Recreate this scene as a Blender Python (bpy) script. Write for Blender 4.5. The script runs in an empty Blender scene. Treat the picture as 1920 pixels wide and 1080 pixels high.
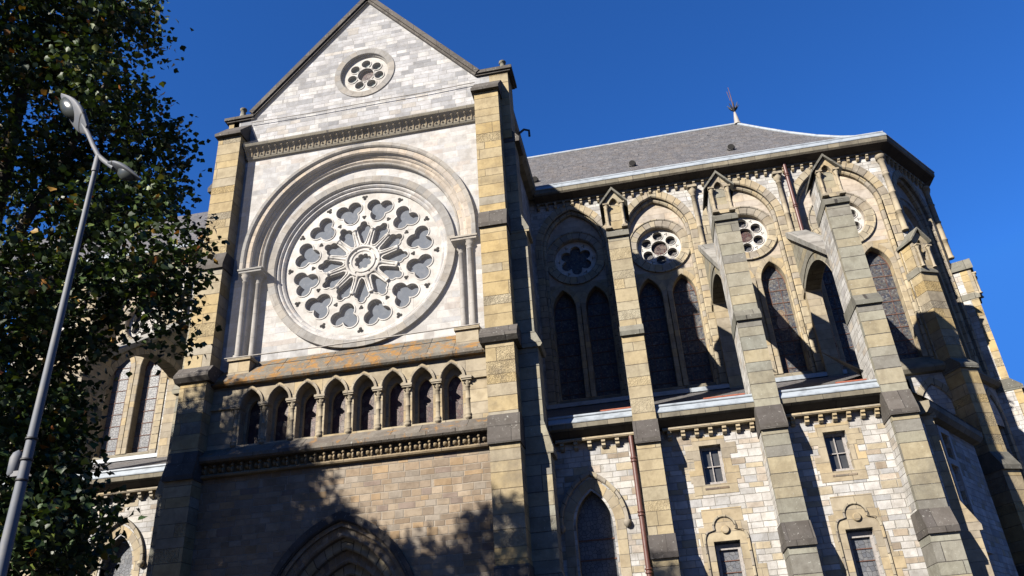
import bpy, math, random
import numpy as np
from mathutils import Vector, Matrix
from mathutils.geometry import delaunay_2d_cdt
random.seed(7); rng = np.random.default_rng(5)
C = bpy.context.scene
PI = math.pi
# ---------------------------------------------------------------- camera, sky, sun, exposure
cd = bpy.data.cameras.new('camera'); cam = bpy.data.objects.new('camera', cd); C.collection.objects.link(cam)
cd.sensor_width = 36; cd.lens = 36*1475.6/1920; cd.clip_end = 3000
R_ = Vector((0.98055271, 0.18704876, -0.05940657)); U_ = Vector((0.1400879, -0.45508986, 0.87935692)); F_ = Vector((-0.1374473, 0.87057796, 0.47244287))
m = Matrix((R_, U_, -F_)).transposed().to_4x4(); m.translation = (0, 0, 1.6); cam.matrix_world = m
C.camera = cam
SUN = Vector((-0.72, -1.0, 0.68)).normalized()          # towards the sun
EL = math.asin(SUN.z); AZ = math.atan2(SUN.x, SUN.y)
w = bpy.data.worlds.new('World'); C.world = w; w.use_nodes = True
nt = w.node_tree; sky = nt.nodes.new('ShaderNodeTexSky'); sky.sky_type = 'NISHITA'; sky.sun_disc = False
sky.sun_elevation = EL; sky.sun_rotation = AZ; sky.air_density = 1.0; sky.dust_density = 0.1; sky.ozone_density = 5.0; sky.altitude = 400
tint = nt.nodes.new('ShaderNodeMix'); tint.data_type = 'RGBA'; tint.blend_type = 'MULTIPLY'; tint.inputs[0].default_value = 1; tint.inputs[7].default_value = (0.24, 0.59, 1.04, 1)   # the deep blue of a clear autumn sky
cl = nt.nodes.new('ShaderNodeVectorMath'); cl.operation = 'MINIMUM'; cl.inputs[1].default_value = (0.27, 1.28, 4.4)     # keeps the glow round the sun and horizon from outshining the rest
nt.links.new(sky.outputs[0], tint.inputs[6]); nt.links.new(tint.outputs[2], cl.inputs[0]); nt.links.new(cl.outputs[0], nt.nodes['Background'].inputs[0]); nt.nodes['Background'].inputs[1].default_value = 0.05
sl = bpy.data.lights.new('sun', 'SUN'); sl.energy = 5.0; sl.angle = math.radians(0.55); sl.color = (1, 0.93, 0.83)
so = bpy.data.objects.new('sun', sl); C.collection.objects.link(so); so.rotation_euler = SUN.to_track_quat('Z', 'Y').to_euler(); so.location = (-20, -30, 30)
C.view_settings.view_transform = 'Standard'; C.view_settings.look = 'None'; C.view_settings.exposure = 1.92; C.view_settings.gamma = 1
C.cycles.transparent_max_bounces = 12

# ---------------------------------------------------------------- materials
def newmat(name):
    mt = bpy.data.materials.new(name); mt.use_nodes = True
    return mt, mt.node_tree, mt.node_tree.nodes['Principled BSDF']
class G:
    def __init__(s, nt): s.nt = nt
    def n(s, t, **k):
        x = s.nt.nodes.new(t)
        for a, b in k.items(): setattr(x, a, b)
        return x
    def put(s, inp, v):
        if isinstance(v, (int, float)): inp.default_value = v
        elif isinstance(v, tuple): inp.default_value = v
        else: s.nt.links.new(v, inp)
    def m(s, op, a, b=0.0, c=0.0):
        x = s.n('ShaderNodeMath', operation=op)
        s.put(x.inputs[0], a); s.put(x.inputs[1], b); s.put(x.inputs[2], c)
        return x.outputs[0]
    def ss(s, v, a, b):
        x = s.n('ShaderNodeMapRange', interpolation_type='SMOOTHSTEP'); s.put(x.inputs[0], v); x.inputs[1].default_value = a; x.inputs[2].default_value = b
        return x.outputs[0]
    def noise(s, vec, scale, detail=4, rough=0.55, dist=0.0):
        x = s.n('ShaderNodeTexNoise'); s.put(x.inputs['Vector'], vec); x.inputs['Scale'].default_value = scale
        x.inputs['Detail'].default_value = detail; x.inputs['Roughness'].default_value = rough; x.inputs['Distortion'].default_value = dist
        return x.outputs[0]
    def comb(s, x=0.0, y=0.0, z=0.0):
        c = s.n('ShaderNodeCombineXYZ'); s.put(c.inputs[0], x); s.put(c.inputs[1], y); s.put(c.inputs[2], z); return c.outputs[0]
    def ramp(s, f, stops, interp='LINEAR'):
        r = s.n('ShaderNodeValToRGB'); cr = r.color_ramp; cr.interpolation = interp
        while len(cr.elements) < len(stops): cr.elements.new(0.5)
        for e, (p, c) in zip(cr.elements, stops): e.position = p; e.color = (*c, 1)
        s.put(r.inputs[0], f); return r.outputs[0]
    def mix(s, f, a, b, mode='MIX'):
        x = s.n('ShaderNodeMix', data_type='RGBA', blend_type=mode)
        s.put(x.inputs[0], f)
        s.put(x.inputs[6], (*a, 1) if isinstance(a, tuple) else a); s.put(x.inputs[7], (*b, 1) if isinstance(b, tuple) else b)
        return x.outputs[2]
AL = 0.39                                              # keeps every albedo in the range of real weathered stone
def k_(c): return tuple(x*AL for x in c)
def stone(name, H, W, cols, mortar=(0.3, 0.28, 0.24), mw=0.012, bump=0.5, stain=((0.12, 0.11, 0.1), 0.35), lichen=None, rough=0.9, fine=1.0, pit=0.0):
    cols = [(p, k_(c)) for p, c in cols]; mortar = k_(mortar); stain = (k_(stain[0]), stain[1])
    if lichen: lichen = (k_(lichen[0]),)+tuple(lichen[1:])
    mt, nt, bs = newmat(name); g = G(nt)
    uvn = g.n('ShaderNodeUVMap', uv_map='UV'); sp = g.n('ShaderNodeSeparateXYZ'); nt.links.new(uvn.outputs[0], sp.inputs[0])
    u, v = sp.outputs[0], sp.outputs[1]
    geo = g.n('ShaderNodeNewGeometry').outputs['Position']
    wob = g.noise(geo, 1.3, 2)
    v = g.m('ADD', v, g.m('MULTIPLY', g.m('SUBTRACT', wob, 0.5), 0.05 if H < 0.35 else 0.02))
    v2 = g.m('DIVIDE', v, H)
    # courses of uneven height: warp the row coordinate
    v2 = g.m('ADD', v2, g.m('MULTIPLY', g.m('SINE', g.m('MULTIPLY', v2, 1.9)), 0.16))
    row = g.m('FLOOR', v2); fv = g.m('FRACT', v2)
    wn = g.n('ShaderNodeTexWhiteNoise', noise_dimensions='1D'); g.put(wn.inputs['W'], row)
    rn = wn.outputs[0]
    wp = g.noise(g.comb(g.m('MULTIPLY', u, 0.9/W), g.m('MULTIPLY', row, 13.7), 0.0), 1.0, 1)
    uu = g.m('ADD', g.m('MULTIPLY', g.m('DIVIDE', u, W), g.m('ADD', 0.75, g.m('MULTIPLY', rn, 0.55))), g.m('ADD', g.m('MULTIPLY', rn, 31.0), g.m('MULTIPLY', wp, 1.3 if W < 1.5 else 0.3)))
    col = g.m('FLOOR', uu); fu = g.m('FRACT', uu)
    w2 = g.n('ShaderNodeTexWhiteNoise', noise_dimensions='2D'); g.put(w2.inputs['Vector'], g.comb(col, row, 0.0))
    rnd = w2.outputs[0]; sc = g.n('ShaderNodeSeparateXYZ'); nt.links.new(w2.outputs[1], sc.inputs[0]); rnd2 = sc.outputs[1]
    n1 = g.noise(geo, 9.0, 5, 0.65)
    du = g.m('MULTIPLY', g.m('MINIMUM', fu, g.m('SUBTRACT', 1.0, fu)), W); dv = g.m('MULTIPLY', g.m('MINIMUM', fv, g.m('SUBTRACT', 1.0, fv)), H)
    d = g.m('ADD', g.m('MINIMUM', du, dv), g.m('MULTIPLY', g.m('SUBTRACT', n1, 0.5), mw*1.6))
    face = g.ss(d, mw*0.35, mw*1.5)
    base = g.ramp(rnd, cols, 'CONSTANT' if H < 0.3 else 'LINEAR')
    val = g.m('ADD', 0.82 if H < 0.3 else 0.88, g.m('MULTIPLY', rnd2, 0.30 if H < 0.3 else 0.2))
    base = g.mix(1.0, base, g.comb(val, val, val), 'MULTIPLY')
    n2 = g.noise(geo, 2.6, 6, 0.6); pat = g.ss(n2, 0.40, 0.66)
    base = g.mix(g.m('MULTIPLY', pat, 0.55), base, g.mix(1.0, base, (0.60, 0.57, 0.54), 'MULTIPLY'))
    n3 = g.noise(geo, 0.55, 7, 0.68); st = g.m('MULTIPLY', g.ss(n3, 0.50, 0.72), stain[1])
    base = g.mix(st, base, stain[0])
    # rain streaks
    px = g.n('ShaderNodeSeparateXYZ'); nt.links.new(geo, px.inputs[0])
    stv = g.noise(g.comb(g.m('MULTIPLY', g.m('ADD', px.outputs[0], px.outputs[1]), 5.0), g.m('MULTIPLY', px.outputs[2], 0.5), 0.0), 1.0, 5, 0.7)
    base = g.mix(g.m('MULTIPLY', g.ss(stv, 0.55, 0.78), stain[1]*0.8), base, stain[0])
    gr = g.m('ADD', 0.86, g.m('MULTIPLY', n1, 0.28)); base = g.mix(1.0, base, g.comb(gr, gr, gr), 'MULTIPLY')
    base = g.mix(g.m('SUBTRACT', 1.0, face), base, mortar)
    if lichen:
        n4 = g.noise(geo, lichen[3] if len(lichen) > 3 else 3.2, 9, 0.78); l = g.ss(n4, lichen[1], lichen[2]); base = g.mix(l, base, lichen[0])
        n5 = g.noise(geo, 11.0, 6, 0.8); base = g.mix(g.ss(n5, 0.60, 0.68), base, (0.22, 0.22, 0.20))
    nt.links.new(base, bs.inputs['Base Color']); bs.inputs['Roughness'].default_value = rough; bs.inputs['Specular IOR Level'].default_value = 0.2
    h = g.m('ADD', g.m('MULTIPLY', face, 0.6), g.m('ADD', g.m('MULTIPLY', rnd, 0.35), g.m('MULTIPLY', n1, 0.5*fine)))
    if pit:
        n6 = g.noise(geo, 16.0, 4, 0.6, 1.0); pm = g.m('MULTIPLY', g.ss(rnd2, 0.72, 0.76), g.ss(n6, 0.42, 0.6)); h = g.m('SUBTRACT', h, g.m('MULTIPLY', pm, pit))
    b = g.n('ShaderNodeBump'); b.inputs['Strength'].default_value = bump; b.inputs['Distance'].default_value = 0.03; g.put(b.inputs['Height'], h)
    nt.links.new(b.outputs[0], bs.inputs['Normal'])
    return mt
M = {}
WH = (0.62, 0.60, 0.56); PG = (0.43, 0.44, 0.44); PK = (0.55, 0.47, 0.39); OC = (0.50, 0.39, 0.22); GR = (0.31, 0.31, 0.30)
M['white'] = stone('white_rubble', 0.205, 0.44, [(0, (0.66, 0.65, 0.62)), (0.30, (0.60, 0.59, 0.56)), (0.52, (0.52, 0.51, 0.50)), (0.72, (0.58, 0.53, 0.46)), (0.86, (0.62, 0.60, 0.56)), (0.95, (0.42, 0.41, 0.39))], (0.38, 0.36, 0.33), 0.009, 0.8, ((0.24, 0.23, 0.21), 0.6))
M['aisle'] = stone('aisle_rubble', 0.205, 0.45, [(0, (0.64, 0.62, 0.59)), (0.26, (0.56, 0.55, 0.53)), (0.44, (0.46, 0.46, 0.46)), (0.58, (0.57, 0.50, 0.42)), (0.70, (0.60, 0.58, 0.54)), (0.83, (0.50, 0.43, 0.31)), (0.93, (0.42, 0.35, 0.27))], (0.40, 0.38, 0.34), 0.009, 0.9, ((0.22, 0.20, 0.18), 0.65))
M['gable'] = stone('gable_ashlar', 0.21, 0.55, [(0, (0.60, 0.60, 0.61)), (0.3, (0.50, 0.505, 0.52)), (0.55, (0.41, 0.415, 0.43)), (0.72, (0.64, 0.635, 0.62)), (0.88, (0.34, 0.345, 0.36)), (0.96, (0.54, 0.51, 0.47))], (0.36, 0.35, 0.33), 0.008, 0.5, ((0.20, 0.20, 0.21), 0.5))
M['pale'] = stone('pale_ashlar', 0.25, 0.62, [(0, (0.66, 0.645, 0.62)), (0.35, (0.62, 0.60, 0.575)), (0.6, (0.58, 0.58, 0.58)), (0.8, (0.62, 0.57, 0.525)), (0.94, (0.54, 0.54, 0.545))], (0.50, 0.485, 0.465), 0.007, 0.35, ((0.32, 0.31, 0.30), 0.35))
M['ochre'] = stone('ochre_sandstone', 0.42, 3.2, [(0, (0.50, 0.41, 0.25)), (0.3, (0.54, 0.41, 0.20)), (0.52, (0.49, 0.43, 0.31)), (0.72, (0.55, 0.41, 0.19)), (0.95, (0.42, 0.38, 0.30))], (0.22, 0.17, 0.11), 0.008, 0.9, ((0.20, 0.17, 0.13), 0.65), pit=0.9)
M['grey'] = stone('grey_sandstone', 0.42, 6.5, [(0, (0.38, 0.355, 0.265)), (0.3, (0.30, 0.30, 0.255)), (0.55, (0.45, 0.38, 0.24)), (0.75, (0.34, 0.325, 0.265)), (0.9, (0.25, 0.24, 0.21))], (0.09, 0.08, 0.07), 0.009, 0.7, ((0.13, 0.12, 0.10), 0.55), lichen=((0.40, 0.41, 0.37), 0.66, 0.70, 6.0))
M['tan'] = stone('tan_dressing', 0.38, 1.3, [(0, (0.50, 0.42, 0.28)), (0.3, (0.45, 0.39, 0.29)), (0.55, (0.52, 0.41, 0.24)), (0.8, (0.40, 0.35, 0.27))], (0.22, 0.19, 0.15), 0.008, 0.5, ((0.20, 0.17, 0.13), 0.35))
M['warmpale'] = stone('warm_voussoir', 0.42, 3.0, [(0, (0.60, 0.51, 0.41)), (0.4, (0.56, 0.50, 0.43)), (0.8, (0.62, 0.52, 0.40))], (0.3, 0.26, 0.2), 0.007, 0.35, ((0.30, 0.27, 0.24), 0.5))
M['arch'] = stone('arch_voussoir', 0.36, 3.0, [(0, (0.52, 0.44, 0.30)), (0.3, (0.44, 0.39, 0.29)), (0.6, (0.54, 0.43, 0.26)), (0.85, (0.38, 0.34, 0.28))], (0.10, 0.085, 0.07), 0.014, 0.5, ((0.18, 0.16, 0.13), 0.45))
M['archpale'] = stone('pale_voussoir', 0.42, 3.0, [(0, (0.42, 0.40, 0.37)), (0.4, (0.46, 0.42, 0.36)), (0.8, (0.37, 0.36, 0.34))], (0.24, 0.22, 0.2), 0.007, 0.35, ((0.2, 0.2, 0.2), 0.4))
M['brown'] = stone('brown_rubble', 0.21, 0.42, [(0, (0.38, 0.29, 0.20)), (0.25, (0.33, 0.26, 0.19)), (0.5, (0.41, 0.33, 0.24)), (0.72, (0.36, 0.31, 0.25)), (0.88, (0.42, 0.30, 0.18)), (0.95, (0.28, 0.22, 0.18))], (0.36, 0.31, 0.25), 0.011, 0.8, ((0.14, 0.12, 0.1), 0.4))
M['dark'] = stone('weathered_cap', 0.9, 0.9, [(0, (0.11, 0.10, 0.09)), (0.5, (0.15, 0.135, 0.12)), (1, (0.10, 0.09, 0.085))], (0.05, 0.045, 0.04), 0.008, 0.5, ((0.06, 0.055, 0.05), 0.5), lichen=((0.24, 0.24, 0.21), 0.66, 0.72, 5.0))
M['lichen'] = stone('lichen_sill', 1.2, 1.1, [(0, (0.19, 0.17, 0.14)), (0.5, (0.24, 0.22, 0.18)), (1, (0.16, 0.14, 0.12))], (0.06, 0.05, 0.04), 0.009, 0.9, ((0.08, 0.07, 0.06), 0.7), lichen=((0.36, 0.19, 0.055), 0.46, 0.60, 2.2))
M['lichen2'] = stone('lichen_string_course', 1.2, 1.1, [(0, (0.18, 0.16, 0.135)), (0.5, (0.23, 0.205, 0.17)), (1, (0.15, 0.13, 0.115))], (0.06, 0.05, 0.04), 0.009, 0.9, ((0.08, 0.07, 0.06), 0.7), lichen=((0.33, 0.18, 0.06), 0.54, 0.64, 3.0))
M['corn'] = stone('cornice_stone', 1.2, 0.7, [(0, (0.30, 0.27, 0.20)), (0.5, (0.24, 0.22, 0.17)), (1, (0.34, 0.30, 0.22))], (0.1, 0.09, 0.08), 0.008, 0.6, ((0.09, 0.08, 0.07), 0.75))
M['frieze'] = stone('carved_frieze', 1.2, 1.2, [(0, (0.40, 0.31, 0.18)), (0.5, (0.30, 0.24, 0.16)), (1, (0.42, 0.33, 0.2))], (0.1, 0.09, 0.08), 0.006, 0.6, ((0.10, 0.08, 0.07), 0.8))
M['trac'] = stone('tracery_stone', 2.0, 2.0, [(0, (0.74, 0.72, 0.68)), (1, (0.68, 0.655, 0.61))], (0.3, 0.29, 0.27), 0.005, 0.25, ((0.36, 0.35, 0.33), 0.3))
M['coll'] = stone('colonnette_stone', 0.8, 5.0, [(0, (0.46, 0.39, 0.27)), (0.5, (0.40, 0.35, 0.27)), (1, (0.50, 0.42, 0.28))], (0.12, 0.1, 0.08), 0.007, 0.3, ((0.2, 0.17, 0.13), 0.35))
M['collpale'] = stone('pale_colonnette', 0.8, 5.0, [(0, (0.48, 0.45, 0.42)), (1, (0.44, 0.42, 0.39))], (0.2, 0.2, 0.18), 0.006, 0.3, ((0.25, 0.24, 0.23), 0.35))
M['slate'] = stone('slate_roof', 0.17, 0.22, [(0, (0.185, 0.178, 0.180)), (0.3, (0.168, 0.166, 0.172)), (0.55, (0.198, 0.185, 0.176)), (0.75, (0.175, 0.174, 0.180)), (0.96, (0.23, 0.22, 0.215))], (0.05, 0.05, 0.05), 0.006, 0.5, ((0.20, 0.16, 0.13), 0.25), rough=0.6)
M['crust_shade'] = stone('crust_shade_stone', 0.9, 0.9, [(0, (0.10, 0.09, 0.075)), (0.5, (0.13, 0.11, 0.09)), (1, (0.08, 0.07, 0.06))], (0.04, 0.035, 0.03), 0.008, 0.6, ((0.05, 0.045, 0.04), 0.6))  # near black: weathered crust with the deep cornice shade painted in
M['mellow'] = stone('mellow_sandstone', 0.42, 4.5, [(0, (0.46, 0.40, 0.28)), (0.3, (0.50, 0.41, 0.25)), (0.55, (0.42, 0.39, 0.30)), (0.8, (0.49, 0.39, 0.22)), (1, (0.38, 0.36, 0.29))], (0.16, 0.13, 0.1), 0.008, 0.8, ((0.2, 0.17, 0.13), 0.55), pit=0.5)
M['capstone'] = stone('mossy_capstone', 0.9, 0.9, [(0, (0.20, 0.20, 0.17)), (0.5, (0.24, 0.23, 0.19)), (1, (0.17, 0.165, 0.14))], (0.05, 0.045, 0.04), 0.008, 0.6, ((0.08, 0.08, 0.07), 0.6), lichen=((0.30, 0.30, 0.26), 0.62, 0.70, 5.0))
M['collgrey'] = stone('grey_coping', 3.0, 0.9, [(0, (0.38, 0.37, 0.34)), (0.5, (0.30, 0.30, 0.28)), (1, (0.42, 0.40, 0.36))], (0.1, 0.1, 0.09), 0.008, 0.6, ((0.14, 0.13, 0.12), 0.6))
def simple(name, col, rough=0.6, metal=0.0, nz=0.25, scale=6.0, col2=None, bump=0.15, stretch=None):
    mt, nt, bs = newmat(name); g = G(nt)
    geo = g.n('ShaderNodeNewGeometry').outputs['Position']
    if stretch:
        mp = g.n('ShaderNodeMapping'); nt.links.new(geo, mp.inputs[0]); mp.inputs['Scale'].default_value = stretch; geo = mp.outputs[0]
    n = g.noise(geo, scale, 6, 0.65)
    col = k_(col); c2 = k_(col2) if col2 else tuple(c*0.55 for c in col)
    nt.links.new(g.mix(g.m('MULTIPLY', g.ss(n, 0.42, 0.72), min(1, nz*2.5)), col, c2), bs.inputs['Base Color'])
    bs.inputs['Roughness'].default_value = rough; bs.inputs['Metallic'].default_value = metal; bs.inputs['Specular IOR Level'].default_value = 0.12 if 'netted' in name else 0.4
    b = g.n('ShaderNodeBump'); b.inputs['Strength'].default_value = bump; b.inputs['Distance'].default_value = 0.02; g.put(b.inputs['Height'], n); nt.links.new(b.outputs[0], bs.inputs['Normal'])
    return mt
M['zinc'] = simple('zinc', (0.40, 0.45, 0.50), 0.55, 0.0, 0.3, 3.0)
M['pipe'] = simple('red_brown_pipe', (0.13, 0.045, 0.035), 0.5, 0, 0.3, 9.0)
M['terra'] = simple('terracotta', (0.36, 0.10, 0.05), 0.8, 0, 0.3, 9.0)
M['iron'] = simple('rusty_iron', (0.16, 0.07, 0.045), 0.8, 0, 0.3, 12.0)
M['black'] = simple('dark_metal', (0.02, 0.02, 0.022), 0.6)
M['wood'] = simple('grey_painted_wood', (0.42, 0.39, 0.37), 0.8, 0, 0.4, 14.0)
M['lamp'] = simple('grey_painted_metal', (0.13, 0.147, 0.18), 0.7, 0, 0.35, 7.0, (0.2, 0.2, 0.2), 0.08)
M['lampdark'] = simple('lamp_underside', (0.10, 0.105, 0.11), 0.6, 0, 0.2)
M['bark'] = simple('bark', (0.10, 0.08, 0.06), 0.95, 0, 0.5, 5.0, None, 0.9, (1, 1, 0.25))
M['ground'] = simple('paving_ground', (0.055, 0.053, 0.05), 0.95, 0, 0.3, 1.5)
M['net_glass'] = simple('netted_glass', (0.14, 0.163, 0.20), 0.8, 0, 0.5, 5.0, (0.19, 0.21, 0.245), 0.3, (1, 1, 1))
M['pane'] = simple('window_pane', (0.06, 0.062, 0.065), 0.35, 0, 0.2)
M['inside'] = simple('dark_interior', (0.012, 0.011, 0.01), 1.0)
def stained(name, scale, cols, leadw=0.06, rough=0.25, fill=0.5, lead=(0.012, 0.011, 0.012)):
    mt, nt, bs = newmat(name); g = G(nt)
    cols = [(p, k_(c)) for p, c in cols]
    uvn = g.n('ShaderNodeUVMap', uv_map='UV'); vec = uvn.outputs[0]
    vo = g.n('ShaderNodeTexVoronoi', voronoi_dimensions='2D', feature='DISTANCE_TO_EDGE'); vo.inputs['Scale'].default_value = scale; vo.inputs['Randomness'].default_value = 0.8; nt.links.new(vec, vo.inputs['Vector'])
    vc = g.n('ShaderNodeTexVoronoi', voronoi_dimensions='2D'); vc.inputs['Scale'].default_value = scale; vc.inputs['Randomness'].default_value = 0.8; nt.links.new(vec, vc.inputs['Vector'])
    v2 = g.n('ShaderNodeTexVoronoi', voronoi_dimensions='2D', feature='DISTANCE_TO_EDGE'); v2.inputs['Scale'].default_value = scale*2.3; nt.links.new(vec, v2.inputs['Vector'])
    s = g.n('ShaderNodeSeparateXYZ'); nt.links.new(vc.outputs['Color'], s.inputs[0])
    base = g.ramp(s.outputs[0], cols, 'CONSTANT')
    l = g.m('MULTIPLY', g.ss(vo.outputs[0], leadw*0.5, leadw), g.m('ADD', 0.45, g.m('MULTIPLY', 0.55, g.ss(v2.outputs[0], leadw*0.4, leadw*0.9))))
    geo = g.n('ShaderNodeNewGeometry').outputs['Position']; n = g.noise(geo, 3.0, 4)
    base = g.mix(l, lead, base); gr = g.m('ADD', 0.55, g.m('MULTIPLY', n, 0.9)); base = g.mix(1.0, base, g.comb(gr, gr, gr), 'MULTIPLY')
    nt.links.new(base, bs.inputs['Base Color']); bs.inputs['Roughness'].default_value = 0.4; bs.inputs['Specular IOR Level'].default_value = 0.16
    b = g.n('ShaderNodeBump'); b.inputs['Strength'].default_value = 0.3; b.inputs['Distance'].default_value = 0.02; g.put(b.inputs['Height'], g.m('ADD', l, n)); nt.links.new(b.outputs[0], bs.inputs['Normal'])
    return mt
M['glass'] = stained('stained_glass', 13.0, [(0, (0.11, 0.115, 0.125)), (0.3, (0.05, 0.06, 0.09)), (0.5, (0.14, 0.13, 0.12)), (0.75, (0.085, 0.07, 0.075)), (0.88, (0.19, 0.19, 0.19))])
M['glass_red'] = stained('reddish_leaded_glass', 6.0, [(0, (0.10, 0.05, 0.045)), (0.35, (0.13, 0.085, 0.07)), (0.6, (0.07, 0.04, 0.04)), (0.8, (0.16, 0.12, 0.10))])
M['glass_grey'] = stained('grey_leaded_glass', 7.5, [(0, (0.17, 0.18, 0.20)), (0.4, (0.14, 0.15, 0.17)), (0.7, (0.20, 0.205, 0.215))], 0.05)
M['glass_green'] = stained('green_leaded_glass', 8.0, [(0, (0.22, 0.33, 0.31)), (0.5, (0.27, 0.37, 0.35)), (0.8, (0.18, 0.28, 0.28))])
M['fig'] = simple('painted_glass_figure', (0.30, 0.22, 0.14), 0.4, 0, 0.6, 14.0, (0.07, 0.05, 0.05))
# protective net
mt, nt, bs = newmat('protective_net'); g = G(nt); tr = g.n('ShaderNodeBsdfTransparent'); df = g.n('ShaderNodeBsdfDiffuse'); df.inputs[0].default_value = (0.32, 0.31, 0.31, 1)
mx = g.n('ShaderNodeMixShader'); geo = g.n('ShaderNodeNewGeometry').outputs['Position']
g.put(mx.inputs[0], g.m('ADD', 0.015, g.m('MULTIPLY', 0.07, g.noise(geo, 0.8, 3))))
nt.links.new(tr.outputs[0], mx.inputs[1]); nt.links.new(df.outputs[0], mx.inputs[2]); nt.links.new(mx.outputs[0], nt.nodes['Material Output'].inputs[0]); M['net'] = mt
# leaves
def leafmat(name, stops):
    mt, nt, bs = newmat(name); g = G(nt); geo = g.n('ShaderNodeNewGeometry')
    c = g.ramp(geo.outputs['Random Per Island'], stops)
    nt.links.new(c, bs.inputs['Base Color']); bs.inputs['Roughness'].default_value = 0.5; bs.inputs['Specular IOR Level'].default_value = 0.28
    tl = g.n('ShaderNodeBsdfTranslucent'); nt.links.new(g.mix(1.0, c, (1.0, 0.95, 0.35), 'MULTIPLY'), tl.inputs[0])
    mx = g.n('ShaderNodeMixShader'); mx.inputs[0].default_value = 0.16
    nt.links.new(bs.outputs[0], mx.inputs[1]); nt.links.new(tl.outputs[0], mx.inputs[2]); nt.links.new(mx.outputs[0], nt.nodes['Material Output'].inputs[0])
    return mt
M['leaf'] = leafmat('tree_leaf', [(0, (0.009, 0.016, 0.005)), (0.4, (0.013, 0.026, 0.007)), (0.80, (0.026, 0.048, 0.010)), (0.955, (0.07, 0.09, 0.015)), (0.98, (0.15, 0.09, 0.015)), (1.0, (0.15, 0.04, 0.012))])

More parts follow.
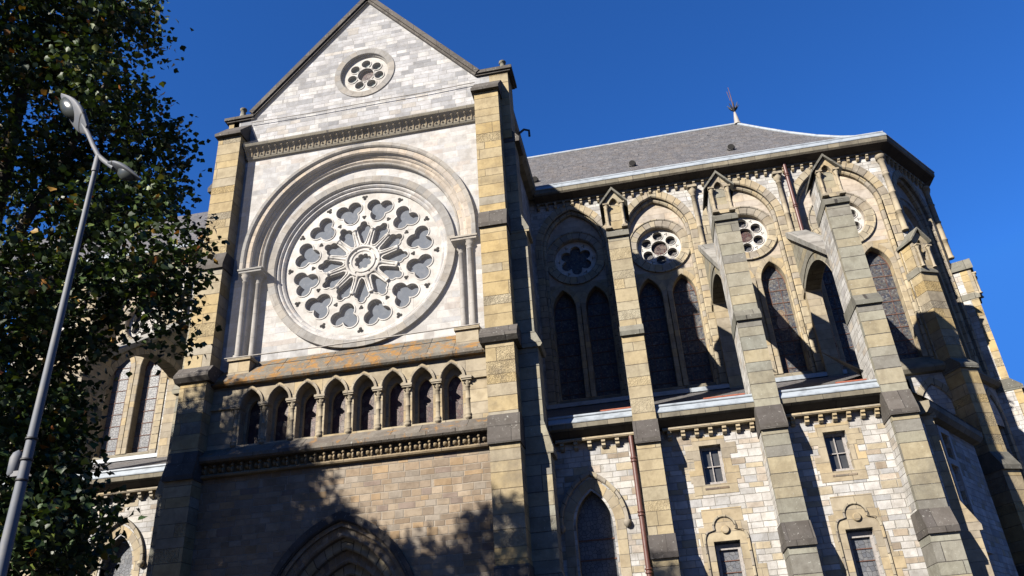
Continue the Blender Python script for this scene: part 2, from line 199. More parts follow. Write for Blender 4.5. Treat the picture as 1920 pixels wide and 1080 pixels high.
# ---------------------------------------------------------------- geometry helpers
class Fr:                                               # wall frame: u along the wall, w outwards, z up
    def __init__(s, ox, oy, ang=0.0):
        s.o = (ox, oy); a = math.radians(ang); s.U = (math.cos(a), math.sin(a)); s.N = (math.sin(a), -math.cos(a))
    def __call__(s, p):
        u, w_, z = p; return (s.o[0]+u*s.U[0]+w_*s.N[0], s.o[1]+u*s.U[1]+w_*s.N[1], z)
def inside(poly, p):
    r = False; x, y = p; j = poly[-1]
    for i in poly:
        if (i[1] > y) != (j[1] > y) and x < (j[0]-i[0])*(y-i[1])/(j[1]-i[1])+i[0]: r = not r
        j = i
    return r
POS = {}
ALL = []
def P(o): return POS.get(o.name, Vector((0, 0, 0)))
class MB:
    def __init__(s, fr): s.fr = fr; s.V = []; s.F = []; s.UV = []; s.S = []
    def add(s, vs, fs, uvs=None, smooth=False):
        b = len(s.V); s.V += [tuple(v) for v in vs]
        for i, f in enumerate(fs):
            s.F.append([b+k for k in f]); s.S.append(smooth)
            if uvs: s.UV.append(uvs[i])
            else:
                q = [Vector(vs[k]) for k in f]; n = Vector((0, 0, 0))
                for a in range(len(q)):
                    c, d = q[a], q[(a+1) % len(q)]; n += Vector(((c.y-d.y)*(c.z+d.z), (c.z-d.z)*(c.x+d.x), (c.x-d.x)*(c.y+d.y)))
                ax, ay, az = abs(n.x), abs(n.y), abs(n.z)
                if az > 1.6*max(ax, ay): s.UV.append([(p.x, p.y) for p in q] if ay < ax*2 else [(p.x, p.y) for p in q])
                elif ay >= ax: 
                    k = math.sqrt(ay*ay+az*az)/max(ay, 1e-9); s.UV.append([(p.x, p.z*k) for p in q])
                else: 
                    k = math.sqrt(ax*ax+az*az)/max(ax, 1e-9); s.UV.append([(p.y+0.37, p.z*k) for p in q])
    def box(s, u0, u1, w0, w1, z0, z1):
        v = [(u, w_, z) for z in (z0, z1) for w_ in (w0, w1) for u in (u0, u1)]
        s.add(v, [(0, 1, 3, 2), (4, 6, 7, 5), (0, 4, 5, 1), (2, 3, 7, 6), (0, 2, 6, 4), (1, 5, 7, 3)])
    def prof(s, poly, u0, u1):                          # poly of (w,z), swept along u
        n = len(poly); v = [(u0, a, b) for a, b in poly]+[(u1, a, b) for a, b in poly]
        s.add(v, [[i, (i+1) % n, n+(i+1) % n, n+i] for i in range(n)]+[list(range(n))[::-1], [n+i for i in range(n)]])
    def ext(s, poly, w0, w1):                           # poly of (u,z), swept along w (convex-ish n-gon)
        s.plate(poly, [], w0, w1, True)
    def plate(s, outer, holes, w0, w1, back=False, edge=True):
        loops = [outer]+holes; pts = []; ed = []
        for l in loops:
            b = len(pts); pts += [Vector(p) for p in l]; ed += [(b+i, b+(i+1) % len(l)) for i in range(len(l))]
        vo, _, fo, *_ = delaunay_2d_cdt(pts, ed, [], 1, 1e-6)
        fo = [f for f in fo if inside(outer, sum((vo[k] for k in f), Vector((0, 0)))/3) and not any(inside(h, sum((vo[k] for k in f), Vector((0, 0)))/3) for h in holes)]
        s.add([(p.x, w1, p.y) for p in vo], [list(f) for f in fo])
        if back: s.add([(p.x, w0, p.y) for p in vo], [list(f)[::-1] for f in fo])
        for li, l in enumerate(loops):
            if li == 0 and not edge: continue
            n = len(l); L = 0
            for i in range(n):
                a, c = l[i], l[(i+1) % n]; d = math.dist(a, c)
                s.add([(a[0], w0, a[1]), (c[0], w0, c[1]), (c[0], w1, c[1]), (a[0], w1, a[1])], [(0, 1, 2, 3)], [[(w0, L), (w0, L+d), (w1, L+d), (w1, L)]])
                L += d
    def band(s, pi, po, w0, w1, closed=False, chamfer=0.0):
        n = len(pi); L = 0; R = range(n if closed else n-1)
        for i in R:
            j = (i+1) % n; a, b, c, d = pi[i], pi[j], po[j], po[i]; dl = math.dist(po[i], po[j]); wd = math.dist(a, d)
            ch = chamfer
            ia = tuple(a[k]+(d[k]-a[k])*ch/max(wd, 1e-6) for k in (0, 1)); ib = tuple(b[k]+(c[k]-b[k])*ch/max(wd, 1e-6) for k in (0, 1))
            s.add([(ia[0], w1, ia[1]), (ib[0], w1, ib[1]), (c[0], w1, c[1]), (d[0], w1, d[1])], [(0, 1, 2, 3)], [[(ch, L), (ch, L+dl), (wd, L+dl), (wd, L)]])
            if ch: s.add([(a[0], w1-ch, a[1]), (b[0], w1-ch, b[1]), (ib[0], w1, ib[1]), (ia[0], w1, ia[1])], [(0, 1, 2, 3)], [[(0, L), (0, L+dl), (ch, L+dl), (ch, L)]])
            s.add([(a[0], w0, a[1]), (b[0], w0, b[1]), (b[0], w1-ch, b[1]), (a[0], w1-ch, a[1])], [(0, 1, 2, 3)], [[(0, L), (0, L+dl), (w1-w0, L+dl), (w1-w0, L)]])
            s.add([(d[0], w0, d[1]), (c[0], w0, c[1]), (c[0], w1, c[1]), (d[0], w1, d[1])], [(0, 1, 2, 3)], [[(0, L), (0, L+dl), (w1-w0, L+dl), (w1-w0, L)]])
            L += dl
        if not closed:
            for k in (0, n-1):
                a, d = pi[k], po[k]; s.add([(a[0], w0, a[1]), (d[0], w0, d[1]), (d[0], w1, d[1]), (a[0], w1, a[1])], [(0, 1, 2, 3)])
    def lathe(s, p, prof, axis=(0, 0, 1), n=12, smooth=True):   # prof of (t, r)
        ax = Vector(axis).normalized(); a = ax.orthogonal().normalized(); b = ax.cross(a); p = Vector(p)
        v = []; k = len(prof)
        for t, r in prof:
            for i in range(n):
                th = 2*PI*i/n; v.append(p+ax*t+(a*math.cos(th)+b*math.sin(th))*r)
        fs = []; uv = []
        for j in range(k-1):
            for i in range(n):
                i2 = (i+1) % n; fs.append((j*n+i, j*n+i2, (j+1)*n+i2, (j+1)*n+i))
                r = max(prof[j][1], 0.02); t0, t1 = prof[j][0]+p.z, prof[j+1][0]+p.z
                uv.append([(i/n*0.6, t0), ((i+1)/n*0.6, t0), ((i+1)/n*0.6, t1), (i/n*0.6, t1)])
        s.add(v, fs, uv, smooth)
        for j, rev in ((0, True), (k-1, False)):
            if prof[j][1] > 1e-4: s.add([v[j*n+i] for i in range(n)], [list(range(n))[::-1] if rev else list(range(n))])
    def tube(s, pts, rad, n=8):
        pts = [Vector(p) for p in pts]; K = len(pts); rad = rad if isinstance(rad, (list, tuple)) else [rad]*K
        v = []; ref = None
        for i in range(K):
            d = (pts[min(i+1, K-1)]-pts[max(i-1, 0)]).normalized()
            if ref is None: ref = d.orthogonal().normalized()
            a = (ref-d*ref.dot(d)).normalized(); ref = a; b = d.cross(a)
            for k in range(n): th = 2*PI*k/n; v.append(pts[i]+(a*math.cos(th)+b*math.sin(th))*rad[i])
        fs = [(j*n+i, j*n+(i+1) % n, (j+1)*n+(i+1) % n, (j+1)*n+i) for j in range(K-1) for i in range(n)]
        s.add(v, fs, None, True); s.add([v[i] for i in range(n)], [list(range(n))]); s.add([v[(K-1)*n+i] for i in range(n)], [list(range(n))])
    def build(s, name, mat, parent=None, label=None, flat=False):
        W = [Vector(s.fr(v)) for v in s.V]
        mn = Vector((min(p.x for p in W), min(p.y for p in W), min(p.z for p in W))); mxx = Vector((max(p.x for p in W), max(p.y for p in W), 0))
        org = Vector(((mn.x+mxx.x)/2, (mn.y+mxx.y)/2, mn.z))
        me = bpy.data.meshes.new(name); me.from_pydata([tuple(p-org) for p in W], [], s.F)
        uvl = me.uv_layers.new(name='UV'); flat_uv = [c for f in s.UV for p in f for c in p]; uvl.data.foreach_set('uv', flat_uv)
        me.polygons.foreach_set('use_smooth', [bool(x) and not flat for x in s.S])
        me.materials.append(M[mat]); me.update()
        o = bpy.data.objects.new(name, me); C.collection.objects.link(o)
        if parent: o.parent = parent; o.location = org-P(parent)
        else: o.location = org
        POS[o.name] = org
        if label: o['label'] = label
        ALL.append(o)
        return o
def empty(name, loc, label=None, cat=None, group=None, parent=None):
    o = bpy.data.objects.new(name, None); C.collection.objects.link(o); o.empty_display_size = 0.3
    if parent: o.parent = parent; o.location = Vector(loc)-P(parent)
    else: o.location = loc
    POS[o.name] = Vector(loc)
    if label: o['label'] = label
    if cat: o['category'] = cat
    if group: o['group'] = group
    return o
def circ(c, r, n=64, a0=0.0, a1=2*PI, closed=True):
    k = n if closed else n+1
    return [(c[0]+r*math.cos(a0+(a1-a0)*i/n), c[1]+r*math.sin(a0+(a1-a0)*i/n)) for i in range(k)]
def arch(uc, hw, zs, rise, n=10):                       # left spring -> apex -> right spring
    R = (rise*rise+hw*hw)/(2*hw); out = []
    th = math.acos(max(-1, min(1, (R-hw)/R)))
    for i in range(n+1):
        t = th*i/n; out.append((uc-hw+R-R*math.cos(t), zs+R*math.sin(t)))
    return out+[(2*uc-p[0], p[1]) for p in out[-2::-1]]
def opening(uc, hw, z0, zs, rise, n=10): return [(uc-hw, z0)]+arch(uc, hw, zs, rise, n)+[(uc+hw, z0)]
def star(c, circles, inner=0.0, n=48, rot=0.0):         # union of circles seen from c (du, dz, r)
    out = []
    for i in range(n):
        t = 2*PI*i/n; d = (math.cos(t), math.sin(t)); best = inner
        for (x, y, r) in circles:
            b = x*d[0]+y*d[1]; q = x*x+y*y-r*r; D = b*b-q
            if D > 0 and b+math.sqrt(D) > best: best = b+math.sqrt(D)
        x, y = d[0]*best, d[1]*best
        out.append((c[0]+x*math.cos(rot)-y*math.sin(rot), c[1]+x*math.sin(rot)+y*math.cos(rot)))
    return out
def foil(c, n, off, r, rot=0.0, inner=0.0, res=48):
    return star(c, [(off*math.cos(2*PI*i/n), off*math.sin(2*PI*i/n), r) for i in range(n)], inner, res, rot)
FRONT = Fr(0, 0)                                        # plain world frame: (x, -y, z)
def wy(y): return -y

# ================================================================ the setting
b = MB(FRONT); b.box(-900, 900, -900, 900, -0.4, 0.0); gr = b.build('ground', 'ground'); gr['kind'] = 'structure'
church = empty('church', (-9.6, 24.3, 0), 'gothic stone church with a gabled transept, rose windows, buttresses and a slate roof', 'church')

# ================================================================ transept front
TF = Fr(0, 24.3); AX = -9.65
def T(): return MB(TF)
# lower wall with portal
b = T(); ph = 2.62
b.plate([(-15.4, 0), (-4.0, 0), (-4.0, 9.1), (-15.4, 9.1)], [opening(AX-0.1, 2.30, 0.02, 4.0, 3.05, 16)], -1.6, 0.25)
b.build('transept_lower_wall', 'brown', church)
b = T(); uc = AX-0.1
portal = empty('portal', (uc, 24.05, 0), parent=church)
for k, (h0, h1, r0, r1, w0, w1, mm) in enumerate([(2.42, 2.66, 3.2, 3.5, 0.25, 0.40, 'dark'), (2.04, 2.32, 2.75, 3.07, -0.3, 0.12, 'brown'), (1.78, 2.04, 2.42, 2.75, -0.6, -0.14, 'arch'), (1.5, 1.78, 2.05, 2.42, -0.9, -0.4, 'brown'), (1.25, 1.5, 1.72, 2.05, -1.15, -0.66, 'arch')]):
    b = T(); pi = [(uc-h0, 0)]+arch(uc, h0, 4.0, r0, 18)+[(uc+h0, 0)]; po = [(uc-h1, 0)]+arch(uc, h1, 4.0, r1, 18)+[(uc+h1, 0)]
    if k == 0: pi = arch(uc, h0, 4.0, r0, 18); po = arch(uc, h1, 4.0, r1, 18)
    b.band(pi, po, w0, w1, False, 0.05); b.build('hood_mould' if k == 0 else 'arch_order', mm, portal)
b = T(); b.plate(opening(uc, 1.3, 0, 4.0, 1.8, 12), [foil((uc, 4.75), 3, 0.26, 0.3, PI/2)], -1.6, -1.0); b.build('tympanum', 'brown', portal)
b = T(); b.box(uc-1.3, uc+1.3, -1.7, -1.55, 0, 6); b.build('door', 'wood', portal)
# carved frieze under the arcade sill
b = T(); b.box(-14.9, -4.7, 0.25, 0.30, 9.05, 9.50); b.prof([(0.25, 9.03), (0.42, 9.05), (0.45, 9.10), (0.42, 9.15), (0.25, 9.16)], -14.9, -4.7)
x = -14.75
while x < -4.8:
    b.lathe((x, 0.30, 9.32), [(0, 0.105), (0.05, 0.10), (0.10, 0.045), (0.12, 0.0)], (0, 1, 0), 8)
    b.prof([(0.30, 9.16), (0.46, 9.17), (0.50, 9.25), (0.44, 9.34), (0.48, 9.44), (0.42, 9.50), (0.30, 9.50)], x+0.135, x+0.185)
    b.lathe((x+0.16, 0.46, 9.40), [(-0.05, 0.0), (-0.03, 0.05), (0.03, 0.05), (0.05, 0.0)], (0, 0, 1), 6)
    x += 0.325
b.build('carved_frieze', 'frieze', church)
# sloping lichen sills
b = T(); b.prof([(0.25, 9.50), (0.62, 9.50), (0.68, 9.56), (0.68, 9.68), (0.25, 10.05)], -14.95, -4.72); b.build('string_course', 'lichen2', church, 'lower lichen covered string course under the arcade')
b = T(); b.prof([(0.0, 12.30), (0.42, 12.30), (0.48, 12.36), (0.48, 12.46), (0.40, 12.56), (-0.36, 13.42), (-0.36, 12.3)], -14.95, -4.72); b.build('weathered_sill', 'lichen', church, 'sloping sill under the great rose, covered in orange lichen')
# arcade of eight lancets
AC = [-13.28+1.034*i for i in range(8)]
b = T(); b.plate([(-15.0, 10.0), (-4.6, 10.0), (-4.6, 12.35), (-15.0, 12.35)], [opening(c, 0.37, 10.12, 11.52, 0.56, 8) for c in AC], -0.35, 0.22); b.build('arcade_wall', 'tan', church); b = T(); b.box(-15.0, -4.6, -0.8, -0.45, 9.0, 13.0); b.build('arcade_back_wall', 'brown', church)
for c in AC:
    a = empty('arcade_window', (c, 24.4, 10.1), parent=church)
    b = T(); b.plate(opening(c, 0.41, 10.05, 11.50, 0.64, 8), [opening(c, 0.265, 10.16, 11.40, 0.42, 8)], -0.28, -0.12); b.build('surround', 'tan', a)
    b = T(); b.plate(opening(c, 0.38, 10.06, 11.42, 0.60, 8), [], -0.36, -0.27, True); b.build('glass', 'glass_red', a)
    b = T(); b.band(arch(c, 0.38, 11.52, 0.57, 8), arch(c, 0.47, 11.52, 0.70, 8), 0.20, 0.29, False, 0.025); b.build('hood_mould', 'tan', a)
    b = T(); b.prof([(-0.3, 10.0), (0.20, 10.0), (0.24, 10.04), (-0.1, 10.22), (-0.3, 10.22)], c-0.36, c+0.36); b.build('sill', 'tan', a)
for i in range(9):
    c = AC[0]-0.517+1.034*i
    a = empty('colonnette', (c, 24.0, 10.0), parent=church)
    b = T(); b.lathe((c, 0.19, 10.02), [(0, 0.03), (0.08, 0.10), (0.10, 0.12), (0.15, 0.12), (0.17, 0.09), (0.2, 0.125), (0.25, 0.115), (0.28, 0.085), (0.75, 0.083), (0.76, 0.095), (0.79, 0.095), (0.80, 0.083), (1.17, 0.08), (1.18, 0.10), (1.21, 0.10)]); b.build('shaft', 'coll', a)
    b = T(); b.lathe((c, 0.19, 11.22), [(0, 0.085), (0.05, 0.09), (0.10, 0.13), (0.14, 0.12), (0.17, 0.155), (0.19, 0.15)], (0, 0, 1), 8); b.box(c-0.17, c+0.17, 0.0, 0.37, 11.41, 11.46); b.box(c-0.19, c+0.19, 0.0, 0.40, 11.46, 11.54)
    for sx in (-1, 1): b.lathe((c+sx*0.10, 0.30, 11.33), [(-0.04, 0), (0, 0.04), (0.04, 0)], (0, 0, 1), 6)
    b.build('capital', 'coll', a)
b = T(); b.box(AC[7]+0.70, -4.7, 0.2, 0.30, 11.46, 11.54); b.box(-15.0, AC[0]-0.70, 0.2, 0.30, 11.46, 11.54); b.build('impost', 'tan', church)

# rose wall
RC = (-9.68, 17.22); BA = (-9.70, 17.62)
def stilt(c, r, z0, n=40): return [(c[0]-r, z0)]+circ(c, r, n, PI, 0, False)+[(c[0]+r, z0)]
b = T(); b.plate([(-15.3, 12.5), (-4.2, 12.5), (-4.2, 22.7), (-15.3, 22.7)], [stilt(BA, 4.26, 12.9)], -0.43, 0.0); b.build('rose_wall', 'pale', church)
b = T(); b.plate([(-14.2, 12.9), (-5.2, 12.9), (-5.2, 22.2), (-14.2, 22.2)], [circ(RC, 3.66, 80)], -0.70, -0.42); b.build('recessed_wall', 'pale', church)
bl = empty('blind_arch', (BA[0], 24.3, 13.4), parent=church)
def orders(r0, r1, w0, w1, mt_, nm, zb=17.12, ch=0.05, c=BA):
    b = T(); b.band(stilt(c, r0, zb), stilt(c, r1, zb), w0, w1, False, ch); return b.build(nm, mt_, bl)
orders(4.50, 4.68, 0.0, 0.20, 'archpale', 'hood_mould'); orders(4.27, 4.50, 0.0, 0.10, 'warmpale', 'arch_order')
orders(4.16, 4.26, -0.43, -0.08, 'warmpale', 'arch_order', 17.12, 0.05); orders(3.98, 4.16, -0.43, -0.17, 'warmpale', 'arch_order', 17.12, 0.08); orders(3.90, 3.98, -0.43, -0.22, 'archpale', 'roll_mould', 17.12, 0.03)
for sx in (-1, 1):
    for r, w_ in ((4.42, 0.07), (4.02, -0.2)):
        c = BA[0]+sx*r; a = empty('jamb_shaft', (c, 24.3, 13.4), parent=bl)
        b = T(); b.lathe((c, w_, 13.42), [(0, 0.17), (0.06, 0.17), (0.09, 0.13), (0.13, 0.15), (0.17, 0.10), (3.18, 0.10), (3.19, 0.12), (3.23, 0.12)]); b.build('shaft', 'collpale', a)
        b = T(); b.lathe((c, w_, 16.64), [(0, 0.10), (0.08, 0.11), (0.2, 0.18), (0.26, 0.15), (0.32, 0.2)], (0, 0, 1), 8); b.build('capital', 'archpale', a)
    c = BA[0]+sx*4.22; b = T(); b.box(c-0.48, c+0.48, -0.55, 0.24, 16.97, 17.06); b.box(c-0.52, c+0.52, -0.55, 0.28, 17.06, 17.13); b.build('impost', 'archpale', bl)
    b = T(); b.box(c-0.45, c+0.45, -0.55, 0.28, 13.30, 13.42); b.box(c-0.40, c+0.40, -0.55, 0.2, 12.7, 13.3); b.build('base_block', 'tan', bl)
rose = empty('rose_window', (RC[0], 24.9, RC[1]-3.6), parent=church, label='great rose window of twelve petals and twelve trefoils')
b = T(); b.band(circ(RC, 3.44, 80), circ(RC, 3.76, 80), -0.45, -0.27, True, 0.05); b.build('ring_mould', 'archpale', rose)
b = T(); b.band(circ(RC, 3.31, 80), circ(RC, 3.44, 80), -0.68, -0.38, True, 0.05); b.band(circ(RC, 3.17, 80), circ(RC, 3.31, 80), -0.72, -0.47, True, 0.06); b.build('ring_mould', 'pale', rose)
holes = []; petals = []; trefs = []
def pol(r, a): return (RC[0]+r*math.cos(a), RC[1]+r*math.sin(a))
def sweep_petal(gw=0.0):
    cs = []
    for k in range(12): t = k/11; cs.append((0.0-0.52+0.52*t, 0, 0.08+0.155*t+gw))
    cs += [(0.10, 0.145, 0.14+gw), (0.10, -0.145, 0.14+gw), (0.30, 0, 0.14+gw), (0.18, 0, 0.17+gw)]
    return cs
for i in range(12):
    a = PI/2-i*PI/6
    petals.append((pol(1.37, a), a)); holes.append(star(pol(1.37, a), sweep_petal(), 0, 40, a))
    a2 = a-PI/12; c = pol(2.33, a2); trefs.append((c, a2))
    tl = [(0.19, 0.26, 0.275), (0.19, -0.26, 0.275), (-0.20, 0, 0.29)]
    holes.append(star(c, tl, 0.2, 48, a2))
    holes.append(foil(pol(2.96, a), 3, 0.065, 0.068, a+PI, 0, 18))
    holes.append(foil(pol(2.02, a), 3, 0.05, 0.052, a+PI, 0, 15))
    holes.append(circ(pol(1.86, a2), 0.045, 8))
    if i % 2: holes.append(circ(pol(0.55, a), 0.04, 8))
holes.append(foil(RC, 8, 0.24, 0.105, PI/8, 0.2, 64))
b = T(); b.plate(circ(RC, 3.19, 96), holes, -0.78, -0.61)
b.build('tracery', 'trac', rose)
b = T()                                                  # raised rims round each light
for c, a in petals: b.band(star(c, sweep_petal(0.0), 0, 40, a), star(c, sweep_petal(0.045), 0, 40, a), -0.65, -0.58, True, 0.015)
for c, a in trefs: b.band(star(c, tl, 0.2, 48, a), star(c, [(x, y, r+0.045) for x, y, r in tl], 0.2, 48, a), -0.65, -0.58, True, 0.015)
b.band(circ(RC, 0.44, 48), circ(RC, 0.50, 48), -0.65, -0.57, True, 0.02); b.band(circ(RC, 0.60, 48), circ(RC, 0.70, 48), -0.65, -0.54, True, 0.03)
b.build('tracery_rim', 'trac', rose)
for i in range(12):
    a = PI/2-PI/12-i*PI/6; d = (math.cos(a), 0, math.sin(a)); p = pol(0.68, a)
    b = T(); b.lathe((p[0], -0.60, p[1]), [(0, 0.075), (0.06, 0.075), (0.09, 0.045), (0.58, 0.043), (0.60, 0.06), (0.63, 0.05), (0.70, 0.085), (0.73, 0.085), (0.73, 0.10), (0.79, 0.10)], d, 8); b.build('radial_colonnette', 'trac', rose)
b = T(); b.plate(circ(RC, 3.19, 64), [], -0.82, -0.77); b.build('glass', 'net_glass', rose)

# cornice at the foot of the gable
b = T(); b.prof([(0, 22.52), (0.10, 22.54), (0.14, 22.62), (0.14, 22.92), (0.42, 23.0), (0.46, 23.10), (0.40, 23.16), (0, 23.42)], -14.9, -4.70)
b.build('gable_cornice', 'corn', church)
b = T(); x = -14.7
while x < -4.85:
    b.prof([(0.14, 22.62), (0.17, 22.62), (0.20, 22.80), (0.33, 22.90), (0.30, 22.97), (0.14, 22.97)], x-0.022, x+0.022)
    b.lathe((x, 0.27, 22.93), [(-0.05, 0.0), (-0.02, 0.06), (0.02, 0.06), (0.04, 0)], (0, 0, 1), 6)
    b.lathe((x+0.135, 0.14, 22.72), [(0, 0.055), (0.05, 0.04), (0.07, 0)], (0, 1, 0), 6); x += 0.27
b.build('leaf_frieze', 'frieze', church)
# gable
GA = (-9.61, 30.72)
b = T(); GR2 = (-9.66, 26.35)
b.plate([(-15.55, 23.0), (-3.98, 23.0), (-3.98, 25.05), (-4.75, 25.05), GA, (-14.6, 25.0), (-15.55, 24.9)], [circ(GR2, 1.08, 40)], -0.7, 0.0); b.build('gable_wall', 'gable', church)
gros = empty('rosette', (GR2[0], 24.3, GR2[1]-1.3), parent=church, label='small rosette window high in the gable')
b = T(); b.band(circ(GR2, 1.08, 48), circ(GR2, 1.36, 48), -0.02, 0.045, True, 0.02); b.band(circ(GR2, 1.02, 48), circ(GR2, 1.08, 48), -0.25, -0.06, True, 0.03); b.build('ring_mould', 'archpale', gros)
h = [foil(GR2, 7, 0.0, 0.36, 0, 0.36, 32)]
for i in range(7):
    a = PI/2+2*PI*i/7; c = (GR2[0]+0.62*math.cos(a), GR2[1]+0.62*math.sin(a)); h.append(circ(c, 0.225, 20))
b = T(); b.plate(circ(GR2, 1.04, 48), h, -0.29, -0.15); b.build('tracery', 'trac', gros)
b = T()
for i in range(7):
    a = PI/2+2*PI*i/7; c = (GR2[0]+0.62*math.cos(a), GR2[1]+0.62*math.sin(a)); b.band(circ(c, 0.205, 20), circ(c, 0.245, 20), -0.2, -0.12, True)
b.band(circ(GR2, 0.36, 32), circ(GR2, 0.41, 32), -0.2, -0.12, True); b.build('tracery_rim', 'trac', gros)
b = T(); b.band(circ(GR2, 0.38, 24), circ(GR2, 0.99, 24), -0.34, -0.30, True); b.build('glass', 'glass_green', gros)
b = T(); b.plate(circ(GR2, 0.37, 24), [], -0.34, -0.30); b.build('glass', 'glass_red', gros, 'reddish centre pane')
def coping(p, q, t, w0, w1, nm='coping', drop=0.0):
    b = T(); dx, dz = q[0]-p[0], q[1]-p[1]; L = math.hypot(dx, dz); n = (-dz/L*t, dx/L*t)
    if n[1] < 0: n = (-n[0], -n[1])
    b.ext([p, q, (q[0]+n[0], q[1]+n[1]), (p[0]+n[0], p[1]+n[1])], w0, w1)
    b.ext([(p[0]-n[0]*.5, p[1]-n[1]*.5), (q[0]-n[0]*.5, q[1]-n[1]*.5), q, p], w0+0.03, w1-0.07); return b.build(nm, 'dark', church)
coping((-14.65, 25.02), (GA[0], GA[1]), 0.2, -0.85, 0.20); coping((-4.72, 25.02), (GA[0], GA[1]), 0.2, -0.85, 0.20)
b = T(); b.lathe((GA[0], -0.3, 30.75), [(0, 0.24), (0.25, 0.22), (0.3, 0.1), (0.42, 0.0)], (0, 0, 1), 8); b.build('gable_finial', 'dark', church)
b = T(); b.box(-15.95, -14.6, -0.95, 0.16, 24.88, 25.02); b.box(-15.85, -14.6, -0.9, 0.09, 24.80, 24.88); b.build('coping', 'dark', church)
b = T(); b.box(-4.75, -3.22, -1.15, 0.16, 25.0, 25.16); b.box(-4.75, -3.30, -1.1, 0.09, 24.92, 25.0); b.build('coping', 'dark', church)
b = T(); b.box(-15.78, -15.3, -0.85, 0.0, 13, 24.82); b.build('shoulder_wall', 'ochre', church); b = T(); b.box(-4.2, -3.42, -1.05, 0.004, 21.5, 24.95); b.build('shoulder_wall', 'ochre', church)
for cx in (-15.25, -3.62):
    b = T(); b.lathe((cx, -0.1, 25.0), [(0, 0.17), (0.1, 0.17), (0.14, 0.14), (0.52, 0.10), (0.54, 0.16), (0.60, 0.15), (0.64, 0.05)], (0, 0, 1), 8); b.build('kneeler_finial', 'grey', church)

# buttress builder: stages from top to bottom [(z_low, z_high, w_front)], sloping dark setoffs between
def buttress(fr, u0, u1, wb, stages, mat, capmat='dark', parent=church, lab=None, ov=0.04, side=None, slope_first=None):
    c = fr(((u0+u1)/2, stages[-1][2], stages[-1][0])); e = empty('buttress', c, parent=parent, label=lab)
    for i, (z0, z1, wf) in enumerate(stages):
        b = MB(fr); b.box(u0, u1, wb, wf, z0, z1); b.build('pier_stage', mat, e)
        if i+1 < len(stages):
            zn = stages[i+1][1]; wn = stages[i+1][2]
            b = MB(fr); b.prof([(wb, zn), (wn+0.10, zn), (wn+0.10, zn+0.10), (wf, z0+0.0), (wf, z0+0.06), (wb, z0+0.06)] if False else [(wb, zn-0.02), (wn+0.10, zn-0.02), (wn+0.11, zn+0.14), (wf+0.002, z0+0.02), (wb, z0+0.02)], u0-ov, u1+ov)
            b.build('setoff', 'capstone' if zn > 9.5 and lab and 'flying' in lab else capmat, e)
    return e
for u0, u1, lab in ((-15.77, -14.77, 'ochre buttress left of the great rose'), (-4.75, -3.78, 'ochre buttress right of the great rose')):
    e = buttress(TF, u0, u1, -0.2, [(17.75, 23.55, 0.62), (13.0, 17.05, 0.70), (9.9, 12.45, 0.76), (5.3, 8.95, 0.84), (0, 4.5, 0.95)], 'ochre', lab=lab)
    b = T(); b.prof([(-0.05, 23.5), (0.80, 23.5), (0.82, 23.62), (0.70, 23.75), (0.0, 24.55), (-0.05, 24.55)], u0-0.1, u1+0.06); b.build('cap', 'dark', e)
    b = T(); b.prof([(-0.1, 12.42), (0.86, 12.42), (1.0, 12.56), (1.0, 12.66), (0.72, 13.02), (-0.1, 13.02)], u0-0.16, u1+0.16); b.build('drip_course', 'dark', e)
# side buttresses at the corners (their stepped profile shows against the sky)
RS = Fr(-3.95, 24.35, 90); LS = Fr(-15.55, 25.25, -90)
for fr, lab in ((RS, 'side buttress on the right corner of the transept'), (LS, 'side buttress on the left corner of the transept')):
    e = buttress(fr, 0, 0.9, -0.2, [(17.9, 21.4, 0.60), (12.95, 17.1, 0.78), (9.8, 12.45, 0.85), (5.2, 8.75, 0.98), (0, 4.5, 1.12)], 'grey', capmat='grey', lab=lab, ov=0.02)
    b = MB(fr); b.prof([(-0.1, 21.3), (0.78, 21.3), (0.80, 21.5), (0.0, 22.5), (-0.1, 22.5)], -0.02, 0.98); b.build('cap', 'dark', e)
    b = MB(fr); b.prof([(-0.1, 12.42), (0.95, 12.42), (1.02, 12.52), (0.80, 13.0), (-0.1, 13.0)], -0.08, 1.0); b.build('drip_course', 'grey', e)
b = T(); b.tube([(-3.25, -0.9, 22.35), (-3.05, -0.95, 22.55), (-2.85, -1.0, 22.5), (-2.85, -1.0, 22.2)], 0.05, 8); b.build('rainwater_spout', 'black', church)
# transept side walls and roof
b = MB(RS); b.box(0.3, 8.2, -0.7, 0.0, 0, 24.1); b.build('transept_side_wall', 'white', church)
b = MB(LS); b.box(-7.4, 0.6, -0.7, 0.0, 0, 24.1); b.build('transept_side_wall', 'white', church)
b = MB(Fr(-3.95, 24.35, 90)); b.prof([(0, 23.75), (0.25, 23.8), (0.42, 23.95), (0.45, 24.2), (0, 24.3)], 1.0, 7.7); b.build('side_eave', 'corn', church)
b = MB(FRONT)
b.add([(-3.5, -24.9, 24.25), (-3.5, -34.5, 24.25), (AX, -34.5, 30.3), (AX, -24.9, 30.3), (-15.8, -24.9, 24.25), (-15.8, -34.5, 24.25)], [(0, 1, 2, 3), (4, 3, 2, 5)])
b.add([(-3.5, -34.5, 24.25), (-3.5, -40, 24.25), (AX, -40, 30.3), (AX, -34.5, 30.3), (-15.8, -40, 24.25), (-15.8, -34.5, 24.25)], [(0, 1, 2, 3), (5, 3, 2, 4)])
b.build('transept_roof', 'slate', church)
